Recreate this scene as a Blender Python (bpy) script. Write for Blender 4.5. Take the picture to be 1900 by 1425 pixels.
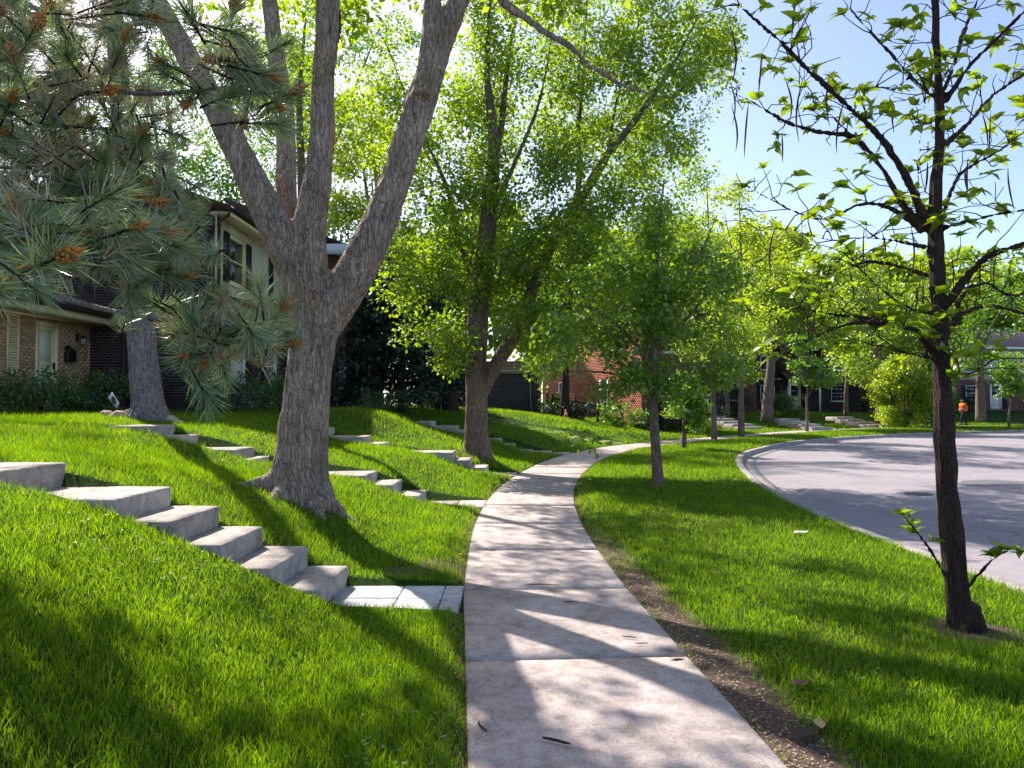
import bpy, bmesh, math, random
import numpy as np
from mathutils import Vector, Matrix, Euler

for o in list(bpy.data.objects):
    bpy.data.objects.remove(o, do_unlink=True)
scene = bpy.context.scene
COL = scene.collection
R = math.radians

# ------------------------------------------------------------------ camera
FPX, CX, CY, HCAM = 1435.0, 950.0, 712.5, 1.6
PITCH = math.atan(33.0 / FPX)
cam = bpy.data.cameras.new('camera')
cam.sensor_fit = 'HORIZONTAL'; cam.sensor_width = 36.0
cam.lens = 36.0 * FPX / 1900.0
cam.clip_start = 0.05; cam.clip_end = 2000
camo = bpy.data.objects.new('camera', cam); COL.objects.link(camo)
camo.location = (0, 0, HCAM); camo.rotation_euler = (R(90) + PITCH, 0, 0)
scene.camera = camo

# ------------------------------------------------------------------ sky, sun, exposure
SUN_H = Vector((-0.59, 0.81, 0)).normalized()
SUN_EL = R(41)
w = bpy.data.worlds.new('World'); scene.world = w; w.use_nodes = True
nt = w.node_tree; nt.nodes.clear()
wo = nt.nodes.new('ShaderNodeOutputWorld'); wb = nt.nodes.new('ShaderNodeBackground')
sk = nt.nodes.new('ShaderNodeTexSky'); sk.sky_type = 'NISHITA'; sk.sun_disc = False
sk.sun_elevation = SUN_EL
sk.sun_rotation = math.atan2(SUN_H.x, SUN_H.y)
sk.air_density = 0.6; sk.dust_density = 1.2; sk.ozone_density = 0.3
wb.inputs['Strength'].default_value = 0.145
nt.links.new(sk.outputs[0], wb.inputs[0]); nt.links.new(wb.outputs[0], wo.inputs[0])
sl = bpy.data.lights.new('sun', 'SUN'); sl.energy = 5.0; sl.angle = R(0.53); sl.color = (1.0, 0.94, 0.86)
so = bpy.data.objects.new('sun', sl); COL.objects.link(so)
SUNV = Vector((SUN_H.x * math.cos(SUN_EL), SUN_H.y * math.cos(SUN_EL), math.sin(SUN_EL)))
so.rotation_euler = SUNV.to_track_quat('Z', 'Y').to_euler(); so.location = (-20, 30, 30)
vs = scene.view_settings
vs.view_transform = 'Standard'; vs.look = 'None'; vs.gamma = 1.0; vs.use_curve_mapping = False
vs.exposure = 1.1
scene.render.film_transparent = False
cy = scene.cycles
cy.max_bounces = 7; cy.diffuse_bounces = 3; cy.glossy_bounces = 2; cy.transmission_bounces = 5
cy.transparent_max_bounces = 6; cy.sample_clamp_indirect = 6.0
cy.caustics_reflective = False; cy.caustics_refractive = False
cy.use_denoising = True
try:
    cy.denoiser = 'OPENIMAGEDENOISE'; cy.denoising_input_passes = 'RGB_ALBEDO_NORMAL'; cy.denoising_prefilter = 'ACCURATE'
except Exception:
    pass

# ------------------------------------------------------------------ helpers
def ray(px, py):
    u = (px - CX) / FPX; v = -(py - CY) / FPX
    return np.array([u, math.cos(PITCH) - v * math.sin(PITCH), math.sin(PITCH) + v * math.cos(PITCH)])
def P(px, py, Y):
    d = ray(px, py); return np.array([0, 0, HCAM]) + d * (Y / d[1])
def G(px, py, z=0.0):
    d = ray(px, py); return np.array([0, 0, HCAM]) + d * ((z - HCAM) / d[2])

def hash3(ix, iy, iz, seed):
    h = (ix.astype(np.int64) * 374761393 + iy.astype(np.int64) * 668265263 + iz.astype(np.int64) * 1274126177 + seed * 974634777) & 0xFFFFFFFF
    h = ((h ^ (h >> 13)) * 1103515245) & 0xFFFFFFFF
    h = (h ^ (h >> 16)) & 0xFFFF
    return h.astype(np.float64) / 65535.0
def vnoise(p, seed=0):
    p = np.asarray(p, float); f = np.floor(p); t = p - f; t = t * t * (3 - 2 * t)
    ix, iy, iz = f[:, 0], f[:, 1], f[:, 2]; r = 0
    for dx in (0, 1):
        for dy in (0, 1):
            for dz in (0, 1):
                wt = (t[:, 0] if dx else 1 - t[:, 0]) * (t[:, 1] if dy else 1 - t[:, 1]) * (t[:, 2] if dz else 1 - t[:, 2])
                r = r + wt * hash3(ix + dx, iy + dy, iz + dz, seed)
    return r                                                     # 0..1
def noise2(x, y, s, seed=0):
    x = np.asarray(x, float); y = np.asarray(y, float)
    return vnoise(np.stack([x * s + 37.3, y * s + 11.1, np.zeros_like(x) + 0.5], 1), seed)

class Acc:
    """collects vertices and faces and links them as ONE mesh object"""
    def __init__(self): self.v = []; self.f = {}; self.n = 0
    def add(self, verts, faces, mi=0):
        verts = np.asarray(verts, np.float32).reshape(-1, 3); faces = np.asarray(faces, np.int64)
        if len(faces):
            self.f.setdefault((faces.shape[1], mi), []).append(faces + self.n)
        self.v.append(verts); self.n += len(verts); return self
    def box(self, x0, x1, y0, y1, z0, z1, mi=0):
        v = [(x, y, z) for z in (z0, z1) for y in (y0, y1) for x in (x0, x1)]
        f = [(0, 2, 3, 1), (4, 5, 7, 6), (0, 1, 5, 4), (2, 6, 7, 3), (0, 4, 6, 2), (1, 3, 7, 5)]
        return self.add(v, f, mi)
    def bar(self, a, b, w_, h_, mi=0):
        a = np.array(a, float); b = np.array(b, float); t = b - a; t /= np.linalg.norm(t)
        up = np.array([0, 0, 1.0]) if abs(t[2]) < .9 else np.array([0, 1.0, 0])
        s = np.cross(t, up); s /= np.linalg.norm(s); u = np.cross(s, t); v = []
        for p in (a, b):
            for i, j in ((-1, -1), (1, -1), (1, 1), (-1, 1)):
                v.append(p + s * i * w_ / 2 + u * j * h_ / 2)
        return self.add(v, [(0, 1, 2, 3), (7, 6, 5, 4), (0, 4, 5, 1), (1, 5, 6, 2), (2, 6, 7, 3), (3, 7, 4, 0)], mi)
    def tube(self, pts, rad, sides=6, cap=True, mi=0):
        pts = np.asarray(pts, float); rad = np.broadcast_to(np.asarray(rad, float), (len(pts),)); n = len(pts)
        t = np.gradient(pts, axis=0); t /= (np.linalg.norm(t, axis=1, keepdims=True) + 1e-9)
        u = np.cross(t[0], [0.3, 0.9, 0.1]); 
        if np.linalg.norm(u) < 1e-3: u = np.cross(t[0], [1, 0, 0])
        u /= np.linalg.norm(u); a = np.arange(sides) * 2 * math.pi / sides; V = []
        for i in range(n):
            u = u - t[i] * np.dot(u, t[i]); u /= (np.linalg.norm(u) + 1e-9); b = np.cross(t[i], u)
            V.append(pts[i] + rad[i] * (np.cos(a)[:, None] * u + np.sin(a)[:, None] * b))
        V = np.concatenate(V); i0 = (np.arange(n - 1)[:, None] * sides + np.arange(sides)[None]).ravel()
        i1 = (np.arange(n - 1)[:, None] * sides + (np.arange(sides)[None] + 1) % sides).ravel()
        F = np.stack([i0, i1, i1 + sides, i0 + sides], 1)
        base = self.n; self.add(V, F, mi)
        if cap:
            if sides == 4:
                self.f.setdefault((4, mi), []).append(np.array([[3, 2, 1, 0], [4 * n - 4, 4 * n - 3, 4 * n - 2, 4 * n - 1]]) + base)
            else:
                for e, s_ in ((0, -1), (n - 1, 1)):
                    c = self.n; self.v.append(pts[e][None].astype(np.float32)); self.n += 1
                    k = e * sides + np.arange(sides); k2 = e * sides + (np.arange(sides) + 1) % sides
                    tri = np.stack([k + base, k2 + base, np.full(sides, c)], 1)
                    if s_ < 0: tri = tri[:, ::-1]
                    self.f.setdefault((3, mi), []).append(tri)
        return self
    def lathe(self, prof, c, sides=10, mi=0):
        prof = np.array(prof, float); pts = np.stack([np.zeros(len(prof)), np.zeros(len(prof)), prof[:, 1]], 1) + np.array(c)
        a = np.arange(sides) * 2 * math.pi / sides
        V = np.concatenate([pts[i] + prof[i, 0] * np.stack([np.cos(a), np.sin(a), 0 * a], 1) for i in range(len(prof))])
        n = len(prof); i0 = (np.arange(n - 1)[:, None] * sides + np.arange(sides)[None]).ravel()
        i1 = (np.arange(n - 1)[:, None] * sides + (np.arange(sides)[None] + 1) % sides).ravel()
        return self.add(V, np.stack([i0, i1, i1 + sides, i0 + sides], 1), mi)
    def mesh(self, name, smooth=False):
        me = bpy.data.meshes.new(name)
        if not self.v: return me
        V = np.concatenate(self.v); me.vertices.add(len(V)); me.vertices.foreach_set('co', V.ravel())
        loops = []; tot = []; mis = []
        for (k, mi), L in self.f.items():
            F = np.concatenate(L); loops.append(F.ravel()); tot.append(np.full(len(F), k)); mis.append(np.full(len(F), mi))
        loops = np.concatenate(loops); tot = np.concatenate(tot); mis = np.concatenate(mis)
        me.loops.add(len(loops)); me.loops.foreach_set('vertex_index', loops.astype(np.int32))
        me.polygons.add(len(tot)); st = np.concatenate([[0], np.cumsum(tot)[:-1]])
        me.polygons.foreach_set('loop_start', st.astype(np.int32))
        try: me.polygons.foreach_set('loop_total', tot.astype(np.int32))
        except Exception: pass
        me.polygons.foreach_set('material_index', mis.astype(np.int32))
        if smooth: me.polygons.foreach_set('use_smooth', np.ones(len(tot), dtype=bool))
        me.update(calc_edges=True); me.validate(); return me
    def build(self, name, mats, parent=None, smooth=False, loc=None, bevel=0):
        me = self.mesh(name, smooth)
        return link(name, me, mats, parent, loc, bevel)
def link(name, me, mats=None, parent=None, loc=None, bevel=0):
    if mats is not None and not len(me.materials):
        for m in (mats if isinstance(mats, (list, tuple)) else [mats]): me.materials.append(m)
    o = bpy.data.objects.new(name, me); COL.objects.link(o)
    if parent is not None:
        o.parent = parent
        o.matrix_parent_inverse = Matrix.Translation(-Vector(parent.location)) if any(parent.location) else Matrix()
    if loc is not None: o.location = loc
    if bevel:
        b = o.modifiers.new('bevel', 'BEVEL'); b.width = bevel; b.segments = 2; b.limit_method = 'ANGLE'
    return o
def tag(o, label=None, cat=None, group=None, kind=None):
    if label: o['label'] = label
    if cat: o['category'] = cat
    if group: o['group'] = group
    if kind: o['kind'] = kind
    return o
def empty(name, loc=(0, 0, 0), label=None, cat=None, group=None, kind=None):
    o = bpy.data.objects.new(name, None); COL.objects.link(o); o.location = [float(c) for c in loc]
    o.empty_display_size = .2
    return tag(o, label, cat, group, kind)
def wall_of(a): return a

# ------------------------------------------------------------------ materials
def nodes(m):
    m.use_nodes = True; n = m.node_tree; n.nodes.clear(); return n
def N(n, t, **kw):
    x = n.nodes.new(t)
    for k, v in kw.items(): setattr(x, k, v)
    return x
def ramp(n, fac, stops):
    r = N(n, 'ShaderNodeValToRGB'); e = r.color_ramp.elements
    while len(e) < len(stops): e.new(0.5)
    for i, (p, c) in enumerate(stops):
        e[i].position = p; e[i].color = (c[0], c[1], c[2], 1)
    n.links.new(fac, r.inputs[0]); return r.outputs[0]
def coords(n, scale=(1, 1, 1), kind='Object'):
    t = N(n, 'ShaderNodeTexCoord'); m = N(n, 'ShaderNodeMapping'); m.inputs['Scale'].default_value = scale
    n.links.new(t.outputs[kind], m.inputs[0]); return m.outputs[0]
def noise(n, vec, scale, detail=4, rough=.55):
    x = N(n, 'ShaderNodeTexNoise'); x.inputs['Scale'].default_value = scale; x.inputs['Detail'].default_value = detail
    x.inputs['Roughness'].default_value = rough; n.links.new(vec, x.inputs['Vector']); return x.outputs[0]
def mixc(n, fac, a, b, mode='MIX'):
    x = N(n, 'ShaderNodeMix', data_type='RGBA', blend_type=mode)
    for s, v in ((0, fac), (6, a), (7, b)):
        if hasattr(v, 'is_output'): n.links.new(v, x.inputs[s])
        elif s == 0: x.inputs[0].default_value = v
        else: x.inputs[s].default_value = (v[0], v[1], v[2], 1)
    return x.outputs[2]
def bump(n, h, strength, dist=.02):
    b = N(n, 'ShaderNodeBump'); b.inputs['Strength'].default_value = strength; b.inputs['Distance'].default_value = dist
    n.links.new(h, b.inputs['Height']); return b.outputs[0]
def princ(n, color, rough=.8, normal=None, spec=.3, metal=0):
    p = N(n, 'ShaderNodeBsdfPrincipled'); o = N(n, 'ShaderNodeOutputMaterial')
    if hasattr(color, 'is_output'): n.links.new(color, p.inputs['Base Color'])
    else: p.inputs['Base Color'].default_value = (*color, 1)
    if hasattr(rough, 'is_output'): n.links.new(rough, p.inputs['Roughness'])
    else: p.inputs['Roughness'].default_value = rough
    p.inputs['Specular IOR Level'].default_value = spec; p.inputs['Metallic'].default_value = metal
    if normal is not None: n.links.new(normal, p.inputs['Normal'])
    n.links.new(p.outputs[0], o.inputs[0]); return p
def rnd(n, kind='Random Per Island'):
    if kind == 'obj':
        return N(n, 'ShaderNodeObjectInfo').outputs['Random']
    return N(n, 'ShaderNodeNewGeometry').outputs[kind]

def m_plain(name, c, rough=.7, var=.25, scale=8, bmp=.15, spec=.3, metal=0, coord='Object', bd=.01):
    m = bpy.data.materials.new(name); n = nodes(m); v = coords(n, kind=coord)
    f = noise(n, v, scale, 6, .6)
    col = ramp(n, f, [(.3, [x * (1 - var) for x in c]), (.7, [min(1, x * (1 + var)) for x in c])])
    f2 = noise(n, v, scale * 7, 3, .6)
    princ(n, col, rough, bump(n, f2, bmp, bd) if bmp else None, spec, metal); return m
def m_concrete(name, c, var=.18, seed=0.0):
    m = bpy.data.materials.new(name); n = nodes(m)
    t = N(n, 'ShaderNodeNewGeometry'); v = t.outputs['Position']
    big = noise(n, v, 1.3, 5, .6); fine = noise(n, v, 55, 4, .7); spk = noise(n, v, 170, 2, .6); mid = noise(n, v, 9, 5, .65)
    a = ramp(n, big, [(.3, [x * (1 - var) for x in c]), (.7, [x * (1 + var * .7) for x in c])])
    b = mixc(n, .75, a, ramp(n, fine, [(.3, (.62, .6, .58)), (.62, (1.05, 1.05, 1.05))]), 'MULTIPLY')
    b = mixc(n, .8, b, ramp(n, spk, [(.33, (.35, .33, .32)), (.45, (1, 1, 1))]), 'MULTIPLY')
    b = mixc(n, .75, b, ramp(n, mid, [(.36, (.66, .63, .58)), (.55, (1, 1, 1))]), 'MULTIPLY')
    b = mixc(n, .5, b, ramp(n, noise(n, v, 2.6, 7, .7), [(.34, (.55, .53, .50)), (.48, (1, 1, 1))]), 'MULTIPLY')
    vk = N(n, 'ShaderNodeTexVoronoi', feature='DISTANCE_TO_EDGE'); vk.inputs['Scale'].default_value = .55; wk = N(n, 'ShaderNodeTexNoise'); wk.inputs['Scale'].default_value = 2.2; wk.inputs['Detail'].default_value = 7; n.links.new(v, wk.inputs['Vector'])
    wm = N(n, 'ShaderNodeVectorMath', operation='MULTIPLY_ADD'); n.links.new(wk.outputs['Color'], wm.inputs[0]); wm.inputs[1].default_value = (.6, .6, .6); n.links.new(v, wm.inputs[2]); n.links.new(wm.outputs[0], vk.inputs['Vector'])
    b = mixc(n, .55, b, ramp(n, vk.outputs['Distance'], [(.0, (.4, .37, .35)), (.0035, (1, 1, 1))]), 'MULTIPLY')
    oi = N(n, 'ShaderNodeObjectInfo')
    b = mixc(n, .8, b, ramp(n, oi.outputs['Random'], [(0, (.86, .85, .84)), (1, (1.06, 1.05, 1.05))]), 'MULTIPLY')
    h = N(n, 'ShaderNodeMath', operation='ADD'); n.links.new(fine, h.inputs[0]); n.links.new(spk, h.inputs[1])
    princ(n, b, .9, bump(n, h.outputs[0], .35, .006), .2); return m
def m_leaf(name, c1, c2, trans=.55, tc=(1.6, 1.75, .7), rough=.45, isl=True, gloss=.06, ns=.9):
    m = bpy.data.materials.new(name); n = nodes(m)
    r = rnd(n) if isl else rnd(n, 'obj')
    col = ramp(n, r, [(0, c1), (1, c2)])
    pos = N(n, 'ShaderNodeNewGeometry').outputs['Position']
    col = mixc(n, .55, col, ramp(n, noise(n, pos, ns, 4), [(.35, (.58, .7, .6)), (.65, (1.28, 1.2, 1.1))]), 'MULTIPLY')
    tcol = mixc(n, 1.0, col, tc, 'MULTIPLY')
    d = N(n, 'ShaderNodeBsdfDiffuse'); t = N(n, 'ShaderNodeBsdfTranslucent'); g = N(n, 'ShaderNodeBsdfGlossy')
    g.inputs['Roughness'].default_value = rough; g.inputs['Color'].default_value = (.9, .95, 1, 1)
    mx = N(n, 'ShaderNodeMixShader'); mx.inputs[0].default_value = trans; mg = N(n, 'ShaderNodeMixShader'); mg.inputs[0].default_value = gloss
    n.links.new(col, d.inputs[0]); n.links.new(tcol, t.inputs[0])
    n.links.new(d.outputs[0], mx.inputs[1]); n.links.new(t.outputs[0], mx.inputs[2])
    n.links.new(mx.outputs[0], mg.inputs[1]); n.links.new(g.outputs[0], mg.inputs[2])
    o = N(n, 'ShaderNodeOutputMaterial'); n.links.new(mg.outputs[0], o.inputs[0]); return m
def m_brick(name, c, var=.35):
    m = bpy.data.materials.new(name); n = nodes(m)
    g = N(n, 'ShaderNodeNewGeometry'); oi = N(n, 'ShaderNodeObjectInfo')
    s = N(n, 'ShaderNodeMath', operation='ADD'); n.links.new(g.outputs['Random Per Island'], s.inputs[0]); n.links.new(oi.outputs['Random'], s.inputs[1])
    fr = N(n, 'ShaderNodeMath', operation='FRACT'); n.links.new(s.outputs[0], fr.inputs[0])
    col = ramp(n, fr.outputs[0], [(0, [x * (1 - var) for x in c]), (.5, c), (1, [x * (1 + var) for x in c])])
    f = noise(n, g.outputs['Position'], 60, 4, .6)
    col = mixc(n, .5, col, ramp(n, f, [(.3, (.6, .6, .6)), (.7, (1.2, 1.2, 1.2))]), 'MULTIPLY')
    princ(n, col, .85, bump(n, f, .3, .005), .25); return m
def m_bark(name, c, moss=0.0, scale=1.0, bd=.03, moss_col=(.22, .19, .05), patch=None):
    m = bpy.data.materials.new(name); n = nodes(m); v = coords(n, (1, 1, .16)); v0 = coords(n)
    wn = N(n, 'ShaderNodeTexNoise'); wn.inputs['Scale'].default_value = 9 * scale; wn.inputs['Detail'].default_value = 4; n.links.new(v0, wn.inputs['Vector'])
    wv = N(n, 'ShaderNodeVectorMath', operation='MULTIPLY_ADD'); n.links.new(wn.outputs['Color'], wv.inputs[0]); wv.inputs[1].default_value = (.07 / scale,) * 3; n.links.new(v, wv.inputs[2])
    a = noise(n, wv.outputs[0], 26 * scale, 8, .7); f = noise(n, v0, 70 * scale, 4, .7)
    vo = N(n, 'ShaderNodeTexVoronoi', feature='DISTANCE_TO_EDGE'); vo.inputs['Scale'].default_value = 30 * scale; vo.inputs['Randomness'].default_value = 1.0
    n.links.new(wv.outputs[0], vo.inputs['Vector'])
    col = ramp(n, a, [(.30, [x * .42 for x in c]), (.45, [x * .95 for x in c]), (.62, [x * 1.45 for x in c]), (.75, [min(1, x * 2.0) for x in c])])
    crack = ramp(n, vo.outputs['Distance'], [(.0, (.2, .18, .18)), (.07, (.8, .8, .8)), (.18, (1.15, 1.15, 1.15))])
    col = mixc(n, .75, col, crack, 'MULTIPLY')
    col = mixc(n, .6, col, ramp(n, f, [(.3, (.55, .55, .55)), (.7, (1.35, 1.35, 1.35))]), 'MULTIPLY')
    col = mixc(n, .7, col, ramp(n, noise(n, v0, 2.2, 4), [(.3, (.75, .72, .76)), (.7, (1.25, 1.18, 1.1))]), 'MULTIPLY')
    if moss:
        mf = ramp(n, noise(n, v0, 3.1, 8, .75), [(.52, (0, 0, 0)), (.66, (moss,) * 3)]); col = mixc(n, mf, col, mixc(n, .7, moss_col, crack, 'MULTIPLY'))
    if patch:
        pf = ramp(n, noise(n, v0, 1.3, 6, .6), [(.52, (0, 0, 0)), (.62, (.55,) * 3)]); col = mixc(n, pf, col, mixc(n, .8, patch, crack, 'MULTIPLY'))
    h = N(n, 'ShaderNodeMath', operation='MULTIPLY_ADD'); n.links.new(vo.outputs['Distance'], h.inputs[0]); h.inputs[1].default_value = 1.6; n.links.new(a, h.inputs[2])
    h2 = N(n, 'ShaderNodeMath', operation='MULTIPLY_ADD'); n.links.new(f, h2.inputs[0]); h2.inputs[1].default_value = .35; n.links.new(h.outputs[0], h2.inputs[2])
    princ(n, col, .92, bump(n, h2.outputs[0], 1.0, bd), .15); return m

M = {}
M['slab'] = m_concrete('concrete_slab', (.585, .495, .47), .24)
M['step'] = m_concrete('concrete_step', (.56, .49, .445), .28)
M['kerb'] = m_concrete('kerb_concrete', (.42, .38, .36))
M['paver'] = m_concrete('paver_stone', (.62, .62, .63), .08)
M['gravel'] = m_plain('gravel_bed', (.10, .075, .055), .95, .4, 30, .4)
M['dark_brick'] = None
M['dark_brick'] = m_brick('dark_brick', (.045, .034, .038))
M['tan_brick'] = m_brick('tan_brick', (.54, .35, .225), .22)
M['red_brick'] = m_brick('red_brick', (.40, .13, .075), .3)
M['brown_brick'] = m_brick('brown_brick', (.17, .085, .06), .35)
M['mortar_light'] = m_plain('mortar_light', (.30, .27, .26), .95, .2, 20)
M['mortar_tan'] = m_plain('mortar_tan', (.46, .34, .24), .95, .2, 20)
M['mortar_grey'] = m_plain('mortar_grey', (.20, .17, .15), .95, .2, 20)
M['cream'] = m_plain('cream_paint', (.84, .75, .46), .5, .07, 3, .03)
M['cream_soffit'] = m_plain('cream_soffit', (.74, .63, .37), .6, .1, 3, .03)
M['white'] = m_plain('white_paint', (.78, .79, .80), .45, .06, 3, .03)
M['palegreen'] = m_plain('pale_green_paint', (.72, .78, .60), .4, .06, 3, .03)
M['siding'] = m_plain('pale_siding', (.66, .61, .47), .55, .08, 3, .03)
M['brown'] = m_plain('brown_trim', (.045, .03, .025), .5, .2, 4, .05)
M['shutter'] = m_plain('dark_shutter', (.022, .018, .018), .5, .2, 4, .05)
M['roof'] = m_plain('roof_shingle', (.075, .052, .045), .95, .35, 14, .5)
M['roof_mauve'] = m_plain('mauve_shingle', (.30, .20, .19), .95, .2, 14, .5)
M['tan_fascia'] = m_plain('tan_fascia', (.30, .22, .16), .7, .12, 6, .1)
M['black'] = m_plain('black_metal', (.012, .012, .013), .35, .2, 5, .02, .5)
M['grey_metal'] = m_plain('grey_metal', (.25, .25, .25), .4, .2, 5, .02, .5)
M['orange'] = m_plain('orange_plastic', (.75, .12, .02), .5, .1, 5, 0)
M['orange_cloth'] = m_plain('orange_cloth', (.85, .17, .03), .8, .12, 30, .3)
M['dark_cloth'] = m_plain('dark_cloth', (.018, .016, .02), .85, .2, 30, .3)
M['skin'] = m_plain('skin', (.30, .16, .10), .6, .1, 12, 0)
M['hair'] = m_plain('hair', (.03, .012, .008), .7, .2, 40, .2)
M['blue'] = m_plain('blue_plastic', (.02, .06, .42), .35, .15, 6, 0)
M['wood_fence'] = m_plain('fence_wood', (.14, .085, .065), .9, .35, 9, .4)
M['dark_wood'] = m_plain('dark_rail_wood', (.030, .024, .022), .9, .35, 9, .4)
M['rock'] = m_plain('rock', (.42, .33, .25), .9, .35, 6, .6, bd=.03)
M['twig'] = m_plain('twig', (.06, .035, .025), .9, .3, 20, .3)
M['litter_tan'] = m_brick('litter_tan', (.42, .31, .17), .65)
M['paper'] = m_plain('paper', (.75, .74, .70), .8, .05, 20, .1)
def m_glass(name, c):
    m = bpy.data.materials.new(name); n = nodes(m)
    p = princ(n, c, .05, None, .9); return m
M['glass'] = m_glass('window_glass', (.03, .04, .045))
M['blind'] = m_plain('white_blind', (.72, .72, .72), .6, .05, 3, 0)
M['lamp_glass'] = m_plain('lamp_glass', (.6, .62, .6), .3, .05, 5, 0)
# asphalt
m = bpy.data.materials.new('asphalt'); n = nodes(m); v = N(n, 'ShaderNodeNewGeometry').outputs['Position']
a1 = noise(n, v, .35, 5, .6); a2 = noise(n, v, 90, 3, .7); a3 = noise(n, v, 3.5, 6, .65)
c0 = ramp(n, a1, [(.3, (.25, .22, .24)), (.7, (.34, .30, .315))])
c0 = mixc(n, .7, c0, ramp(n, a2, [(.3, (.6, .6, .6)), (.65, (1.12, 1.12, 1.12))]), 'MULTIPLY')
c0 = mixc(n, .5, c0, ramp(n, a3, [(.35, (.75, .75, .78)), (.55, (1, 1, 1))]), 'MULTIPLY')
vk = N(n, 'ShaderNodeTexVoronoi', feature='DISTANCE_TO_EDGE'); vk.inputs['Scale'].default_value = .33
wk = N(n, 'ShaderNodeTexNoise'); wk.inputs['Scale'].default_value = 1.4; wk.inputs['Detail'].default_value = 6; n.links.new(v, wk.inputs['Vector'])
wm = N(n, 'ShaderNodeVectorMath', operation='MULTIPLY_ADD'); n.links.new(wk.outputs['Color'], wm.inputs[0]); wm.inputs[1].default_value = (.9, .9, .9); n.links.new(v, wm.inputs[2]); n.links.new(wm.outputs[0], vk.inputs['Vector'])
c0 = mixc(n, .65, c0, ramp(n, vk.outputs['Distance'], [(.0, (.35, .34, .36)), (.006, (1, 1, 1))]), 'MULTIPLY')
princ(n, c0, .9, bump(n, a2, .4, .006), .25); M['asphalt'] = m
m = bpy.data.materials.new('asphalt_patch'); n = nodes(m); v = N(n, 'ShaderNodeNewGeometry').outputs['Position']
a2 = noise(n, v, 90, 3, .7); princ(n, ramp(n, a2, [(.3, (.09, .085, .10)), (.7, (.17, .16, .18))]), .9, bump(n, a2, .4, .006), .25); M['patch'] = m
# lawn soil: green thatch, soil where the attribute says so
m = bpy.data.materials.new('lawn_ground'); n = nodes(m); v = N(n, 'ShaderNodeNewGeometry').outputs['Position']
at = N(n, 'ShaderNodeAttribute', attribute_name='soil')
g1 = noise(n, v, 1.6, 5, .6); g2 = noise(n, v, 38, 5, .7); g3 = noise(n, v, 7, 4)
gc = ramp(n, g1, [(.3, (.018, .045, .005)), (.7, (.04, .085, .008))])  # thatch green, deepened to carry the shade between the blades
gc = mixc(n, .8, gc, ramp(n, g2, [(.3, (.4, .45, .4)), (.65, (1.25, 1.2, 1.2))]), 'MULTIPLY')
sc_ = ramp(n, g2, [(.3, (.045, .032, .025)), (.55, (.135, .095, .075)), (.75, (.27, .20, .15))])
mt = N(n, 'ShaderNodeMath', operation='MULTIPLY_ADD'); n.links.new(g3, mt.inputs[0]); mt.inputs[1].default_value = .5; n.links.new(at.outputs['Fac'], mt.inputs[2])
sf = ramp(n, mt.outputs[0], [(.5, (0, 0, 0)), (.72, (1, 1, 1))])
princ(n, mixc(n, sf, gc, sc_), .95, bump(n, g2, .8, .03), .1); M['lawn'] = m
M['grass'] = m_leaf('grass_blade', (.034, .105, .007), (.130, .225, .016), .60, (3.1, 2.55, .35), .5, True, .012, 2.6)
M['grass_dry'] = m_leaf('grass_dry', (.30, .27, .08), (.42, .36, .12), .4, (1.2, 1.1, .8), .5, True, .03)
M['maple_leaf'] = m_leaf('maple_leaf', (.09, .18, .012), (.23, .33, .025), .58, (2.4, 2.1, .5))
M['young_leaf'] = m_leaf('young_leaf', (.08, .175, .018), (.20, .32, .03), .55, (2.2, 2.0, .55))
M['far_leaf'] = m_leaf('far_leaf', (.11, .20, .02), (.25, .35, .04), .55, (2.3, 2.1, .6))
M['lime_leaf'] = m_leaf('lime_leaf', (.17, .26, .012), (.30, .38, .02), .58, (2.2, 2.0, .45))
M['green_leaf'] = m_leaf('green_leaf', (.07, .16, .012), (.16, .28, .02), .52, (2.0, 2.0, .6))
M['shrub_leaf'] = m_leaf('shrub_leaf', (.04, .105, .014), (.095, .19, .025), .4, (1.4, 1.5, .6))
M['pale_shrub'] = m_leaf('pale_shrub', (.10, .17, .08), (.22, .30, .15), .35, (1.2, 1.3, .8))
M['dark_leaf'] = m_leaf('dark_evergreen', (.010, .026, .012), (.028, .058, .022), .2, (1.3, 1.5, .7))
M['catalpa_leaf'] = m_leaf('catalpa_leaf', (.075, .15, .015), (.20, .28, .02), .6, (2.4, 2.2, .5), .35, False, .07)
M['needle'] = m_leaf('pine_needle', (.08, .14, .06), (.40, .46, .24), .35, (1.3, 1.3, .7), .3, True, .10)
M['needle_tan'] = m_leaf('pine_needle_tan', (.22, .17, .09), (.55, .44, .27), .25, (1.2, 1.1, .8), .35, True, .12)  # dead needles, and sunlit highlights on the boughs put in as tan colour
M['pollen'] = m_plain('pollen_cone', (.62, .23, .05), .85, .3, 60, .3)
M['pod'] = m_plain('seed_pod', (.075, .035, .028), .75, .35, 14, .3)
M['bark_maple'] = m_bark('maple_bark', (.40, .315, .255), .6, .75, .035, (.26, .225, .07), (.32, .21, .13))
M['bark_grey'] = m_bark('grey_brown_bark', (.22, .17, .14), .15, 1.0, .03)
M['bark_pine'] = m_bark('pine_bark', (.30, .25, .265), 0, .9, .03)
M['bark_dark'] = m_bark('dark_bark', (.055, .04, .035), 0, 1.4, .02)
M['bark_catalpa'] = m_bark('catalpa_bark', (.070, .047, .040), 0, 2.0, .02)
M['bare_wood'] = m_plain('bare_wood', (.42, .22, .12), .8, .3, 12, .4)

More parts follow.
